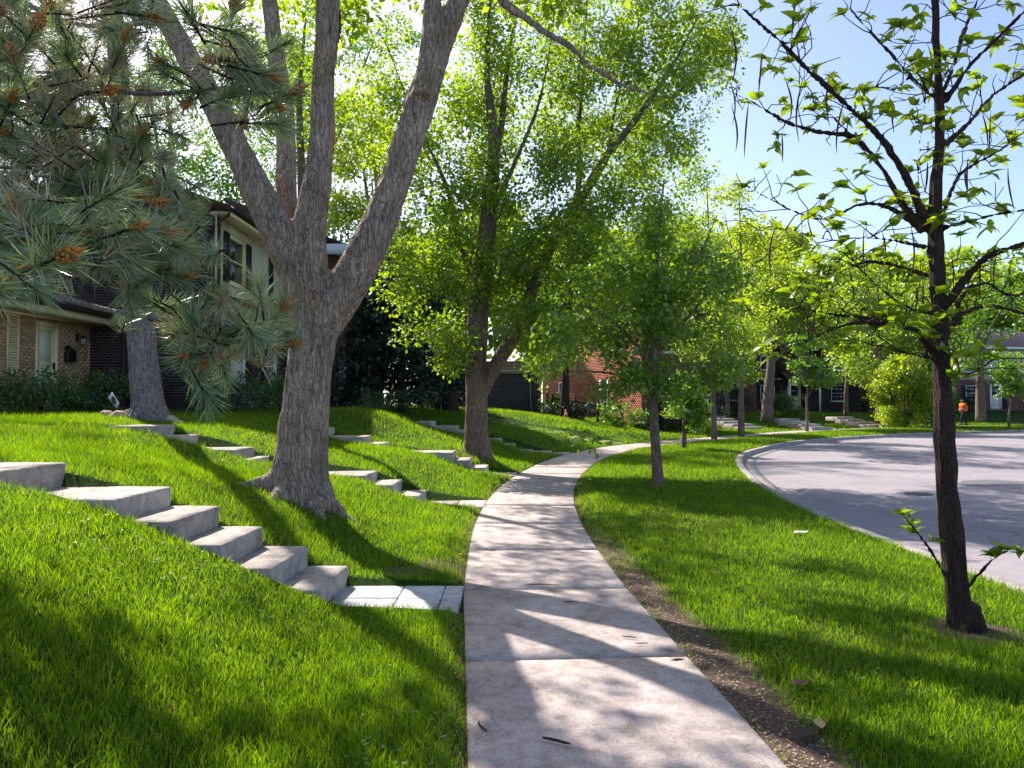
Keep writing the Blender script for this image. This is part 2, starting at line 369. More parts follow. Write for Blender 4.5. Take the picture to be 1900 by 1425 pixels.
# ------------------------------------------------------------------ lines of the path and the kerb
def catmull(pts, step=.15):
    p = np.array(pts, float); p = np.vstack([2 * p[0] - p[1], p, 2 * p[-1] - p[-2]]); out = []
    for i in range(1, len(p) - 2):
        k = max(2, int(np.linalg.norm(p[i + 1] - p[i]) / step))
        for t in np.linspace(0, 1, k, endpoint=False):
            a, b, c, d = p[i - 1], p[i], p[i + 1], p[i + 2]
            out.append(.5 * (2 * b + (c - a) * t + (2 * a - 5 * b + 4 * c - d) * t * t + (3 * b - a - 3 * c + d) * t ** 3))
    out.append(p[-2]); return np.array(out)
PATH = catmull([(1.0, -8), (.80, -2), (.62, 1.5), (.51, 3.4), (.45, 4.3), (.36, 5.6), (.285, 6.8), (.225, 9), (.23, 10.7), (.32, 12.8), (.55, 15.2),
                (.96, 17.8), (1.63, 21), (2.5, 23.8), (3.75, 26.8), (5.2, 29.1), (7.0, 31.6), (9.8, 35), (12.4, 38), (16, 42), (22, 47), (30, 51.5), (40, 55.5), (56, 60)])
KERB = catmull([(4.6, -9), (4.5, -3), (4.42, 3), (4.4, 6.6), (4.36, 9), (4.42, 11.3), (4.98, 15.8), (6.4, 21.7), (8.35, 26.3), (12.6, 32.6),
                (20.7, 39.4), (29, 43.7), (41, 48.4), (58, 53)], .25)
WP = .70
def signed(line, x, y):
    """lateral distance to a line (right positive) and arc position"""
    x = np.asarray(x, float).ravel(); y = np.asarray(y, float).ravel()
    seg = np.diff(line, axis=0); L = np.linalg.norm(seg, axis=1); cum = np.concatenate([[0], np.cumsum(L)])
    sd = np.empty(len(x)); ar = np.empty(len(x)); T = seg / L[:, None]
    for s in range(0, len(x), 20000):
        qx = x[s:s + 20000, None]; qy = y[s:s + 20000, None]
        d2 = (qx - line[None, :-1, 0]) ** 2 + (qy - line[None, :-1, 1]) ** 2
        i = d2.argmin(1); rx = qx[:, 0] - line[i, 0]; ry = qy[:, 0] - line[i, 1]
        t = np.clip(rx * T[i, 0] + ry * T[i, 1], -L[i], L[i])
        cx = rx - T[i, 0] * t; cy_ = ry - T[i, 1] * t
        side = np.sign(rx * T[i, 1] - ry * T[i, 0]); side[side == 0] = 1
        sd[s:s + 20000] = side * np.hypot(cx, cy_); ar[s:s + 20000] = cum[i] + t
    return sd, ar
ROADW = 8.6

# ------------------------------------------------------------------ the flights of steps (x of each riser, y span, top heights)
SETS = []
def flight(y0, y1, fronts, tops, walk_x, z_walk=.0):
    SETS.append(dict(y0=y0, y1=y1, fronts=fronts, tops=tops, walk=walk_x, zw=z_walk))
flight(5.88, 6.78, [-1.45, -1.80, -2.19, -2.58, -3.0, -3.92], [.17, .343, .515, .69, .86, 1.07], -.41)
flight(11.75, 12.6, [-1.40, -1.80, -2.2, -3.95, -4.2, -5.1, -5.5], [.17, .34, .48, .72, .87, 1.07, 1.23], -.40)
flight(16.75, 17.6, [-.55, -.92, -1.28, -2.8, -3.2, -4.05], [.17, .34, .50, .69, .84, 1.02], .12)
flight(23.4, 24.3, [.10, -.33, -.8, -1.25, -1.67, -2.4], [.30, .47, .6, .73, .86, 1.0], 1.8)
flight(29.2, 30.1, [2.0, 1.2, .40, -.1, -.59], [.46, .57, .67, .77, .87], 4.2)
FARSETS = [((1398, 797), (1335, 772), 5), ((1525, 797), (1462, 775), 4), ((1628, 792), (1563, 773), 4)]

def prof(d, pts):
    xs, ys = zip(*pts); return np.interp(d, xs, ys)
PN = [(0, .0), (.5, .03), (.95, .05), (1.4, .22), (1.8, .40), (2.2, .57), (2.6, .74), (3.0, .86), (3.5, .97), (4.5, 1.08), (6.5, 1.18), (10, 1.3), (30, 1.5)]
PB = [(0, .0), (.5, .04), (.95, .09), (1.4, .25), (1.8, .40), (2.6, .56), (3.6, .72), (4.3, .95), (5.1, 1.12), (6.5, 1.25), (10, 1.36), (30, 1.5)]
PF = [(0, .0), (3.3, .04), (4.3, .16), (6.0, .46), (7.4, .68), (12, .8), (30, .9)]
def H(x, y, under=False):
    x = np.asarray(x, float).ravel(); y = np.asarray(y, float).ravel()
    sp, ar = signed(PATH, x, y); sk_, _ = signed(KERB, x, y)
    d = np.maximum(-sp - WP, 0)
    wn = np.clip((10.5 - y) / 3.0, 0, 1); wf = np.clip((ar - 38) / 8, 0, 1)
    z = prof(d, PN) * wn + prof(d, PB) * (1 - wn)
    z = z * (1 - wf) + prof(d, PF) * wf
    z += .32 * np.exp(-(((x + 3.7) / 1.7) ** 2 + ((y - 20.9) / 1.7) ** 2)) + .13 * np.exp(-(((x + 1.9) / 1.2) ** 2 + ((y - 14.8) / 1.6) ** 2))
    z += .14 * np.exp(-(((x + .84) / .8) ** 2 + ((y - 18.6) / .9) ** 2)) * np.clip(d / .6, 0, 1)
    amp = np.clip(d / 1.5, .25, 1)
    z += amp * (.06 * (noise2(x, y, .7, 3) - .5) + .03 * (noise2(x, y, 2.3, 4) - .5)) + .012
    z = np.where(sp > 0, .012 + .02 * (noise2(x, y, 1.5, 5) - .5) + .05 * np.clip((sp - WP) / 1.6, 0, 1) * np.clip(-sk_ / 1.0, 0, 1), z)
    # worn hollow along the right edge of the path
    z = np.where((sp > WP) & (sp < WP + .5) & (y < 11), z - .035 * np.sin(np.clip((sp - WP) / .5, 0, 1) * math.pi), z)
    e_ = np.clip((np.abs(sp) - WP) / .11, 0, 1); z = z * e_ + (-.022) * (1 - e_)
    inside = np.abs(sp) < WP - .13
    z = np.where(inside, -.07, z)
    road = (sk_ > -.12) & (sk_ < ROADW + .12); z = np.where(road, -.4, z)
    z = np.where(sk_ > ROADW + .12, .02 + .02 * (sk_ - ROADW), z)
    for S in SETS:                                               # soil lies under the slabs
        m_ = (y > S['y0'] + .04) & (y < S['y1'] - .04)
        if m_.any():
            fr = S['fronts']; tp = S['tops']
            for i, f in enumerate(fr):
                b = fr[i + 1] if i + 1 < len(fr) else f - 1.0
                k = m_ & (x < f - .03) & (x > b - .05); z[k] = np.minimum(z[k], tp[i] - .10)
            k = m_ & (x >= fr[0] - .05) & (x < S['walk'] + .1); z[k] = np.minimum(z[k], S['zw'] - .06 if S['zw'] == 0 else z[k])
    return z
def h1(x, y): return float(H([x], [y])[0])

def axis(lo, hi, c0, c1, fine, g=1.09, mx=2.5):
    a = list(np.arange(c0, c1, fine)); s = fine; v = a[-1]
    while v < hi: s = min(mx, s * g); v += s; a.append(v)
    s = fine; v = a[0]
    while v > lo: s = min(mx, s * g); v -= s; a.insert(0, v)
    return np.array(a)
gx = axis(-90, 110, -5.2, 5.4, .10); gy = axis(-9, 170, 2.4, 13.5, .10, 1.05, 3)
XX, YY = np.meshgrid(gx, gy); ZZ = H(XX.ravel(), YY.ravel())
nx, ny = len(gx), len(gy); idx = np.arange(nx * ny).reshape(ny, nx)
F = np.stack([idx[:-1, :-1], idx[:-1, 1:], idx[1:, 1:], idx[1:, :-1]], -1).reshape(-1, 4)
sp0, ar0 = signed(PATH, XX, YY)
def soil_mask(x, y, sp):
    s = np.clip(1.15 - np.abs(sp - (WP + .14)) / .24, 0, 1) * np.clip((10.8 - y) / 3, 0, 1) * (.55 + .9 * noise2(x, y, 1.3, 9)) * 1.15
    for (cx, cy_, r) in ((-2.5, 9.0, .62), (3.1, 5.25, .34), (-.62, 7.55, .36), (-.84, 18.5, .6), (2.72, 14.3, .25), (-1.0, 7.15, .25)):
        s = np.maximum(s, np.clip(1.25 - np.hypot(x - cx, (y - cy_)) / r, 0, 1))
    s = np.maximum(s, np.clip(1 - np.abs(sp + WP) / .10, 0, 1) * .55 * np.clip((20 - y) / 8, 0, 1))
    return s
lawn = Acc(); lawn.add(np.stack([XX.ravel(), YY.ravel(), ZZ], 1), F)
lm = lawn.mesh('lawn', True)
at_ = lm.attributes.new('soil', 'FLOAT', 'POINT'); at_.data.foreach_set('value', soil_mask(XX.ravel(), YY.ravel(), sp0).astype(np.float32))
lo = link('lawn_ground', lm, M['lawn']); tag(lo, 'sloping green lawn ground beside the sidewalk and the houses', kind='structure')

# ------------------------------------------------------------------ road and kerb
def offs(line, d):
    t = np.gradient(line, axis=0); t /= np.linalg.norm(t, axis=1, keepdims=True)
    return line + d * np.stack([t[:, 1], -t[:, 0]], 1)
ROADZ = -.13
a = Acc(); k = 14; ds = np.linspace(.16, ROADW - .16, k)
rows = [offs(KERB, d) for d in ds]; V = np.stack(rows, 1); nz = np.full(V.shape[:2] + (1,), ROADZ); nz[:, :, 0] += .05 * np.sin(np.linspace(0, math.pi, k))[None]
V = np.concatenate([V, nz], 2); nl = len(KERB); ii = np.arange(nl * k).reshape(nl, k)
a.add(V.reshape(-1, 3), np.stack([ii[:-1, :-1], ii[:-1, 1:], ii[1:, 1:], ii[1:, :-1]], -1).reshape(-1, 4))
road = a.build('road', M['asphalt'], smooth=True); tag(road, 'pale grey asphalt road curving to the right', kind='structure')
def kerb_run(d0, sgn, name, label):
    root = empty(name, (*offs(KERB, d0)[0], 0), label, kind='structure')
    pr = [(-.13 * sgn, -.45), (-.13 * sgn, .0), (-.11 * sgn, .018), (.02 * sgn, .018), (.055 * sgn, .0), (.075 * sgn, -.115), (.20 * sgn, -.118), (.42 * sgn, -.126), (.42 * sgn, -.3)]
    stp = 12
    for s in range(0, len(KERB) - 1, stp):
        e = min(s + stp, len(KERB) - 1); ln = [offs(KERB, d0 + p[0])[s:e + 1].copy() for p in pr]
        for L in ln:
            L[0] += (L[1] - L[0]) * .02; L[-1] -= (L[-1] - L[-2]) * .02
        V = np.stack([np.concatenate([L, np.full((len(L), 1), pr[j][1])], 1) for j, L in enumerate(ln)], 1)
        q = len(pr); n_ = V.shape[0]; ii = np.arange(n_ * q).reshape(n_, q); a = Acc()
        a.add(V.reshape(-1, 3), np.stack([ii[:-1, :-1], ii[:-1, 1:], ii[1:, 1:], ii[1:, :-1]], -1).reshape(-1, 4)[:, ::int(-sgn) or 1])
        a.add(V[0], [list(range(q))]); a.add(V[-1], [list(range(q))[::-1]])
        a.build('kerb_stone', M['kerb'], root)
kerb_run(0, 1, 'kerb', 'pale concrete kerb around the grass boulevard')
kerb_run(ROADW, -1, 'kerb', 'pale concrete kerb along the far side of the road')
# manhole cover and dark asphalt repair
mc = G(1702, 918, ROADZ + .03); a = Acc()
a.lathe([(0, .012), (.27, .012), (.275, .004), (.30, .004), (.34, .006), (.345, -.03)], (mc[0], mc[1], ROADZ + .036), 28)
mh = a.build('manhole_cover', M['patch']); tag(mh, 'round dark iron manhole cover set in the asphalt road', 'manhole cover')
r_ = Acc()
for i in range(-3, 4):
    l_ = math.sqrt(max(.01, .24 ** 2 - (i * .065) ** 2)); r_.box(mc[0] - l_, mc[0] + l_, mc[1] + i * .065 - .012, mc[1] + i * .065 + .012, ROADZ + .0485, ROADZ + .055)
r_.build('rib', M['patch'], mh)
def road_patch(c, rx, ry, rot, label):
    t = np.linspace(0, 2 * math.pi, 26, endpoint=False); rr = 1 + .12 * np.sin(3 * t + c[0]) + .06 * np.sin(7 * t)
    x = rx * rr * np.cos(t); y = ry * rr * np.sin(t); X = c[0] + x * math.cos(rot) - y * math.sin(rot); Y = c[1] + x * math.sin(rot) + y * math.cos(rot)
    sk_, _ = signed(KERB, X, Y); z = ROADZ + .05 * np.sin(np.clip((sk_ - .16) / (ROADW - .32), 0, 1) * math.pi) + .005
    sk0, _ = signed(KERB, [c[0]], [c[1]]); z0 = ROADZ + .05 * math.sin(np.clip((sk0[0] - .16) / (ROADW - .32), 0, 1) * math.pi) + .005
    a = Acc(); a.add(np.vstack([np.stack([X, Y, z], 1), [[c[0], c[1], z0]]]), [(i, (i + 1) % 26, 26) for i in range(26)])
    o = a.build('road_patch', M['patch']); tag(o, label, kind='structure')
road_patch(G(1850, 897, ROADZ + .04)[:2], .95, .55, .3, 'dark repaired patch of asphalt in the road')

# ------------------------------------------------------------------ sidewalk slabs
seg = np.linalg.norm(np.diff(PATH, axis=0), axis=1); cum = np.concatenate([[0], np.cumsum(seg)])
def path_at(s):
    x = np.interp(s, cum, PATH[:, 0]); y = np.interp(s, cum, PATH[:, 1]); e = .2
    tx = np.interp(s + e, cum, PATH[:, 0]) - np.interp(s - e, cum, PATH[:, 0]); ty = np.interp(s + e, cum, PATH[:, 1]) - np.interp(s - e, cum, PATH[:, 1])
    l = np.hypot(tx, ty); return np.stack([x, y], -1), np.stack([ty / l, -tx / l], -1)
a = Acc(); c, nr = path_at(np.linspace(.1, cum[-1] - .1, 200))
L_ = c - nr * (WP - .06); R_ = c + nr * (WP - .06)
V = np.stack([np.c_[L_, np.full(200, -.05)], np.c_[R_, np.full(200, -.05)]], 1).reshape(-1, 3)
i = np.arange(199) * 2; a.add(V, np.stack([i, i + 1, i + 3, i + 2], 1))
side = a.build('sidewalk', M['gravel']); tag(side, 'curving concrete sidewalk of square slabs', kind='structure')
_, s487 = signed(PATH, [.4], [4.87]); s0 = float(s487[0]) % 1.78
rg = random.Random(5); s = s0
while s < cum[-1] - 2:
    kk = 8; ss = np.linspace(s + .005, s + 1.78 - .005, kk); c, nr = path_at(ss); q = [-1, -.985, -.5, 0, .5, .985, 1]; dz = rg.uniform(-.004, .004); tl = rg.uniform(-.004, .004)
    rowsV = []
    for j, u in enumerate(q):
        z = np.full(kk, (.0 if abs(u) < .99 else -.006) + dz) + tl * np.linspace(-1, 1, kk); z[0] -= .004; z[-1] -= .004
        rowsV.append(np.c_[c + nr * (u * WP), z])
    V = np.stack(rowsV, 1); nq = len(q); ii = np.arange(kk * nq).reshape(kk, nq); a = Acc()
    a.add(V.reshape(-1, 3), np.stack([ii[:-1, :-1], ii[:-1, 1:], ii[1:, 1:], ii[1:, :-1]], -1).reshape(-1, 4))
    rim = np.concatenate([ii[0, :], ii[1:, -1], ii[-1, -2::-1], ii[-2:0:-1, 0]]); low = V.reshape(-1, 3)[rim].copy(); low[:, 2] = -.12
    b0 = a.n; a.add(low, np.zeros((0, 4))); nr_ = len(rim); j = np.arange(nr_)
    a.f.setdefault((4, 0), []).append(np.stack([rim[j], b0 + j, b0 + (j + 1) % nr_, rim[(j + 1) % nr_]], 1))
    a.build('sidewalk_slab', M['slab'], side); s += 1.78

# ------------------------------------------------------------------ concrete steps
def slab_mesh(a, x0, x1, y0, y1, z0, z1, rot=0, cen=(0, 0), seed=0, ch=.013, res=.08):
    """thick slab with chipped bevelled edges"""
    nx_ = max(3, int((x1 - x0) / res)); ny_ = max(3, int((y1 - y0) / res))
    xs = np.concatenate([[x0], np.linspace(x0 + ch, x1 - ch, nx_), [x1]]); ys = np.concatenate([[y0], np.linspace(y0 + ch, y1 - ch, ny_), [y1]])
    A, B = np.meshgrid(xs, ys); Z = np.full(A.shape, z1)
    ed = (A <= x0) | (A >= x1) | (B <= y0) | (B >= y1); nzv = noise2(A.ravel(), B.ravel(), 6, 11 + seed).reshape(A.shape)
    chip = np.clip((nzv - .62) * 6, 0, 1)
    Z = np.where(ed, z1 - ch * (.7 + .6 * nzv) - .045 * chip, Z + .006 * (nzv - .5))
    top = np.stack([A, B, Z], -1).reshape(-1, 3); q, p = A.shape; ii = np.arange(q * p).reshape(q, p)
    b0 = a.n
    rim = np.concatenate([ii[0, :], ii[1:, -1], ii[-1, -2::-1], ii[-2:0:-1, 0]]); low = top[rim].copy(); low[:, 2] = z0
    V = np.vstack([top, low]); c, s_ = math.cos(rot), math.sin(rot); dx = V[:, 0] - cen[0]; dy = V[:, 1] - cen[1]
    V = np.stack([cen[0] + dx * c - dy * s_, cen[1] + dx * s_ + dy * c, V[:, 2]], 1)
    a.add(V, np.stack([ii[:-1, :-1], ii[:-1, 1:], ii[1:, 1:], ii[1:, :-1]], -1).reshape(-1, 4))
    nr_ = len(rim); j = np.arange(nr_); a.f.setdefault((4, 0), []).append(np.stack([rim[j], len(top) + j, len(top) + (j + 1) % nr_, rim[(j + 1) % nr_]], 1) + b0)
lab = ['six chunky pale concrete steps with chipped edges climbing the near bank',
       'concrete steps passing behind the big forked maple trunk up to the pine',
       'sunlit low concrete steps in front of the rounded grass mound',
       'shaded grey concrete steps between the grass mound and the variegated shrub',
       'last low concrete steps sunk in the shaded lawn below the dark garage wall']
for si, S in enumerate(SETS):
    cen = (S['fronts'][0], (S['y0'] + S['y1']) / 2)
    root = empty('concrete_steps', (cen[0], cen[1], 0), lab[si], 'steps', 'concrete steps up the lawn bank')
    fr = S['fronts']; rr = random.Random(si)
    for i, f in enumerate(fr):
        b = (fr[i + 1] if i + 1 < len(fr) else f - (.55 if si else 1.2)) - .06
        a = Acc(); slab_mesh(a, b, f, S['y0'] + rr.uniform(-.02, .02), S['y1'] + rr.uniform(-.02, .02), S['tops'][i] - .22, S['tops'][i], R(rr.uniform(-1.2, 1.2) - 2), (f, cen[1]), si * 10 + i)
        a.build('step', M['step'], root)
    # level approach of paving between steps and sidewalk
    if S['walk'] - fr[0] > .3:
        x = fr[0] - .05; mat = M['paver'] if si == 0 else M['slab']; z = max(.0, S['tops'][0] - .17)
        xe = S['walk'] + .0
        cuts = [x] + ([-.93, -.575] if si == 0 else list(np.arange(x + .6, xe - .2, .6))) + [xe]
        for p_, q_ in zip(cuts[:-1], cuts[1:]):
            half = ((S['y0'] + .03, (S['y0'] + S['y1']) / 2 - .02), ((S['y0'] + S['y1']) / 2 - .015, S['y1'] - .03)) if (si == 0) else ((S['y0'] + .03, S['y1'] - .03),)
            for (ya, yb) in half:
                zz = np.interp((p_ + q_) / 2, [fr[0], S['walk']], [z, 0]); a = Acc(); slab_mesh(a, p_ + .005, q_ - .005, ya, yb, zz - .10, zz + .004, 0, (0, 0), si + 50, .006)
                a.build('paving_slab', mat, root)
flab = ['pale far steps beside the dark clipped hedge across the lawn', 'pale far steps rising behind the small round-headed sapling', 'pale far steps next to the leafy trunk and big green shrub']
for si, (pb, pt, cnt) in enumerate(FARSETS):
    b = G(pb[0], pb[1], .04); t = b + np.array([-1.6, 3.4, 0]); root = empty('concrete_steps', (b[0], b[1], 0), flab[si], 'steps', 'concrete steps of the far houses')
    dv = np.array([-.42, .907]); sv = np.array([.907, .42]); ang = math.atan2(dv[1], dv[0])
    for i in range(cnt):
        p_ = b[:2] + dv * (.80 * i); z = .05 + .14 * (i + 1)
        a = Acc(); slab_mesh(a, -.75, .75, 0, 1.0, -.25, 0, 0, (0, 0), 80 + i, .02, .3); V = np.concatenate(a.v); c, s_ = sv
        a.v = [np.stack([p_[0] + V[:, 0] * sv[0] + V[:, 1] * dv[0], p_[1] + V[:, 0] * sv[1] + V[:, 1] * dv[1], V[:, 2] + z], 1).astype(np.float32)]
        a.build('step', M['step'], root)

# ------------------------------------------------------------------ grass blades
def grass():
    rs = np.random.RandomState(4); TH0, TH1 = -0.72, 0.72
    D0, r0, ex, rmin, rmax = 8800.0, 4.2, 1.70, 2.3, 66.0
    # density D0 inside r0, then falling; sample the radius by inverse cdf
    rr = np.linspace(rmin, rmax, 4000); den = D0 * np.minimum(1, (r0 / rr) ** ex); cdf = np.cumsum(den * rr) * (rr[1] - rr[0]) * (TH1 - TH0)
    n = int(cdf[-1]); r = np.interp(rs.rand(n) * cdf[-1], cdf, rr); th = rs.uniform(TH0, TH1, n)
    x = r * np.sin(th); y = r * np.cos(th)
    sp, _ = signed(PATH, x, y); sk_, _ = signed(KERB, x, y)
    keep = (np.abs(sp) > WP - .015 + .07 * (noise2(x, y, 3.0, 33) - .45)) & (sk_ < -.14)
    keep &= ~((sp > WP) & (rs.rand(n) < 1.3 * np.clip(soil_mask(x, y, sp) - .22, 0, 1)))
    keep &= rs.rand(n) > .95 * np.clip(soil_mask(x, y, np.where(sp < 0, sp, 99)) - .25, 0, 1)
    for S in SETS:
        keep &= ~((y > S['y0'] - .03) & (y < S['y1'] + .02) & (x < S['walk']) & (x > S['fronts'][-1] - (1.15 if S is SETS[0] else .6)) )
    keep &= ~((x < -7.8) & (y > 19.5)) & ~((x < -10.8) & (y > 12))
    x, y, sp, r = x[keep], y[keep], sp[keep], r[keep]; n = len(x)
    z = H(x, y)
    sc = np.maximum(1, r / 5.5) ** .72
    pat = noise2(x, y, 1.1, 21); pat2 = noise2(x, y, 5, 22)
    hgt = (.030 + .055 * rs.rand(n) ** 1.7) * (.65 + .75 * pat) * (.8 + .4 * pat2)
    hgt *= np.where(sp < 0, .92, .78) * np.clip(.45 + np.abs(np.abs(sp) - WP) / .22, .45, 1)
    hgt *= sc ** .38
    wd = (.0013 + .0015 * rs.rand(n)) * sc * np.where(r < 6.5, 1, 1.3)
    ya = rs.uniform(0, 2 * math.pi, n); lean = rs.uniform(.1, 1.05, n) * hgt; la = rs.uniform(0, 2 * math.pi, n)
    dx = np.cos(ya) * wd; dy = np.sin(ya) * wd; lx = np.cos(la) * lean; ly = np.sin(la) * lean
    dry = rs.rand(n) < np.where(np.abs(np.abs(sp) - WP) < .15, .14, .015 + .10 * np.clip((noise2(x, y, .8, 51) - .62) * 5, 0, 1)); near = r < 6.5; a = Acc()
    def put(sel, five):
        X, Y_, Z, DX, DY, LX, LY, Hh = (q[sel] for q in (x, y, z, dx, dy, lx, ly, hgt)); m_ = len(X); V = np.empty((m_, 5 if five else 3, 3), np.float32)
        V[:, 0] = np.stack([X - DX, Y_ - DY, Z - .01], 1); V[:, 1] = np.stack([X + DX, Y_ + DY, Z - .01], 1); V[:, -1] = np.stack([X + LX, Y_ + LY, Z + Hh], 1); D = dry[sel]
        if five:
            V[:, 2] = np.stack([X + DX * .75 + LX * .35, Y_ + DY * .75 + LY * .35, Z + Hh * .58], 1); V[:, 3] = np.stack([X - DX * .75 + LX * .35, Y_ - DY * .75 + LY * .35, Z + Hh * .58], 1)
        b = np.arange(m_) * V.shape[1] + a.n; a.v.append(V.reshape(-1, 3)); a.n += m_ * V.shape[1]
        for mi, k_ in ((0, ~D), (1, D)):
            B = b[k_]
            if five: a.f.setdefault((4, mi), []).append(np.stack([B, B + 1, B + 2, B + 3], 1)); a.f.setdefault((3, mi), []).append(np.stack([B + 3, B + 2, B + 4], 1))
            else: a.f.setdefault((3, mi), []).append(np.stack([B, B + 1, B + 2], 1))
    put(near, True); put(~near, False)
    o = a.build('grass', [M['grass'], M['grass_dry']]); tag(o, 'bright green unmown grass covering the banks and boulevard', 'grass', kind='stuff')
grass()
# fallen seeds and husks beside the path, uncountable
def litter():
    rs = np.random.RandomState(8); n = 12000; s = rs.uniform(8, 26, n); c, nr = path_at(s)
    sd = np.where(rs.rand(n) < .72, 1, -1); off = WP + np.abs(rs.normal(0, .16, n)) * np.where(sd > 0, 1.2, .45) - .01
    on = rs.rand(n) < .06; off = np.where(on, rs.uniform(0, WP, n), off)
    p = c + nr * (off * sd)[:, None]; z = np.where(np.abs(off) < WP, .006, H(p[:, 0], p[:, 1]) + .004)
    l = rs.uniform(.004, .011, n); w_ = l * rs.uniform(.3, .7, n); t = rs.uniform(0, 6.28, n); cx, sx = np.cos(t), np.sin(t)
    V = np.empty((n, 4, 3), np.float32)
    for k_, (u, v_, dz) in enumerate(((-1, 0, 0), (0, -1, .003), (1, 0, .001), (0, 1, .003))):
        V[:, k_] = np.stack([p[:, 0] + u * l * cx - v_ * w_ * sx, p[:, 1] + u * l * sx + v_ * w_ * cx, z + dz], 1)
    b = np.arange(n) * 4; a = Acc(); a.add(V.reshape(-1, 3), np.stack([b, b + 1, b + 2, b + 3], 1))
    o = a.build('seed_litter', M['litter_tan']); tag(o, 'tan seed husks scattered along the edges of the sidewalk', 'litter', kind='stuff')
litter()
def clover():
    rs = np.random.RandomState(14); n = 2600; th = rs.uniform(-.7, .7, n); r = 2.6 + 9 * rs.rand(n) ** 1.6; x = r * np.sin(th); y = r * np.cos(th); sp, _ = signed(PATH, x, y); sk_, _ = signed(KERB, x, y)
    k = (np.abs(sp) > WP + .05) & (sk_ < -.3) & (noise2(x, y, .9, 61) > .54)
    for S in SETS: k &= ~((y > S['y0'] - .05) & (y < S['y1'] + .05) & (x < S['walk']))
    x, y = x[k], y[k]; n = len(x); z = H(x, y) + rs.uniform(.03, .055, n); V = []
    for q in range(3):
        a0 = rs.uniform(0, 6.28, n) * 0 + q * 2.094 + np.linspace(0, 40, n); L = rs.uniform(.010, .018, n); c, s_ = np.cos(a0), np.sin(a0); P0 = np.stack([x, y, z], 1)
        d = np.stack([c, s_, rs.uniform(-.1, .25, n)], 1) * L[:, None]; w_ = np.stack([-s_, c, 0 * c], 1) * (L * .55)[:, None]
        V.append(np.stack([P0, P0 + d * .6 + w_, P0 + d, P0 + d * .6 - w_], 1))
    V = np.concatenate(V); b = np.arange(len(V)) * 4; a = Acc(); a.add(V.reshape(-1, 3), np.stack([b, b + 1, b + 2, b + 3], 1)); o = a.build('clover', M['green_leaf']); tag(o, 'low clover leaves mixed into the lawn grass', 'clover', kind='stuff')
clover()

# ------------------------------------------------------------------ trees
def resample(pts, rad, step):
    pts = np.array(pts, float); rad = np.array(rad, float); k = np.arange(len(pts))
    p = np.vstack([2 * pts[0] - pts[1], pts, 2 * pts[-1] - pts[-2]]); r = np.concatenate([[rad[0]], rad, [rad[-1]]]); op = []; orr = []
    for i in range(1, len(p) - 2):
        n_ = max(2, int(np.linalg.norm(p[i + 1] - p[i]) / step))
        for t in np.linspace(0, 1, n_, endpoint=False):
            A, B, C, D = p[i - 1], p[i], p[i + 1], p[i + 2]
            op.append(.5 * (2 * B + (C - A) * t + (2 * A - 5 * B + 4 * C - D) * t * t + (3 * B - A - 3 * C + D) * t ** 3)); orr.append(r[i] * (1 - t) + r[i + 1] * t)
    op.append(p[-2]); orr.append(r[-2]); return np.array(op), np.array(orr)
def leaf_template(rs, n_leaf, Rc, leaf, flat=.7, droop=.25):
    """leaves hung round a small spray of twigs; returns verts (n,4,3)"""
    k = rs.normal(0, 1, (n_leaf, 3)); k /= np.linalg.norm(k, axis=1, keepdims=True); k *= Rc * rs.rand(n_leaf, 1) ** .45; k[:, 2] *= flat
    out = k / (np.linalg.norm(k, axis=1, keepdims=True) + 1e-6)
    ax = out * .7 + rs.normal(0, .6, (n_leaf, 3)); ax[:, 2] -= droop; ax /= np.linalg.norm(ax, axis=1, keepdims=True)
    nm = rs.normal(0, .55, (n_leaf, 3)) + np.array([0, 0, .9]); sd = np.cross(ax, nm); sd /= (np.linalg.norm(sd, axis=1, keepdims=True) + 1e-6)
    up = np.cross(sd, ax); L = leaf * rs.uniform(.6, 1.25, (n_leaf, 1)); W = L * rs.uniform(.28, .42, (n_leaf, 1))
    V = np.empty((n_leaf, 4, 3)); V[:, 0] = k; V[:, 1] = k + ax * L * .45 + sd * W + up * L * .10; V[:, 2] = k + ax * L; V[:, 3] = k + ax * L * .45 - sd * W + up * L * .10
    return V
def scatter_clusters(clusters, rs, n_leaf, Rc, leaf, flat=.7, droop=.25, nt_=6):
    T = [leaf_template(rs, n_leaf, Rc, leaf, flat, droop) for _ in range(nt_)]; out = []
    for i, c in enumerate(clusters):
        V = T[i % nt_]; th = rs.uniform(0, 6.283); cc, ss = math.cos(th), math.sin(th); sc = rs.uniform(.75, 1.2)
        X = V[..., 0] * cc - V[..., 1] * ss; Y = V[..., 0] * ss + V[..., 1] * cc
        kk = max(4, int(n_leaf * rs.uniform(.6, 1)))
        out.append((np.stack([X, Y, V[..., 2]], -1) * np.array([sc, sc, sc]) * 1.0)[:kk] + np.asarray(c)[None, None])
    return np.concatenate(out)
def blob_points(rs, blobs, spacing=.0):
    pts = []
    for (c, r, n_) in blobs:
        c = np.array(c, float); r = np.array(r, float); k = rs.normal(0, 1, (n_ * 3, 3)); k /= np.linalg.norm(k, axis=1, keepdims=True)
        k *= (.25 + .75 * rs.rand(n_ * 3, 1) ** .5); q = c + k * r
        nz_ = vnoise(q * (1.6 / max(.8, r.mean() * .8)) + c, 7); q = q[np.argsort(-nz_ + .25 * rs.rand(len(q)))][:n_]; pts.append(q)
    return np.concatenate(pts) if pts else np.zeros((0, 3))
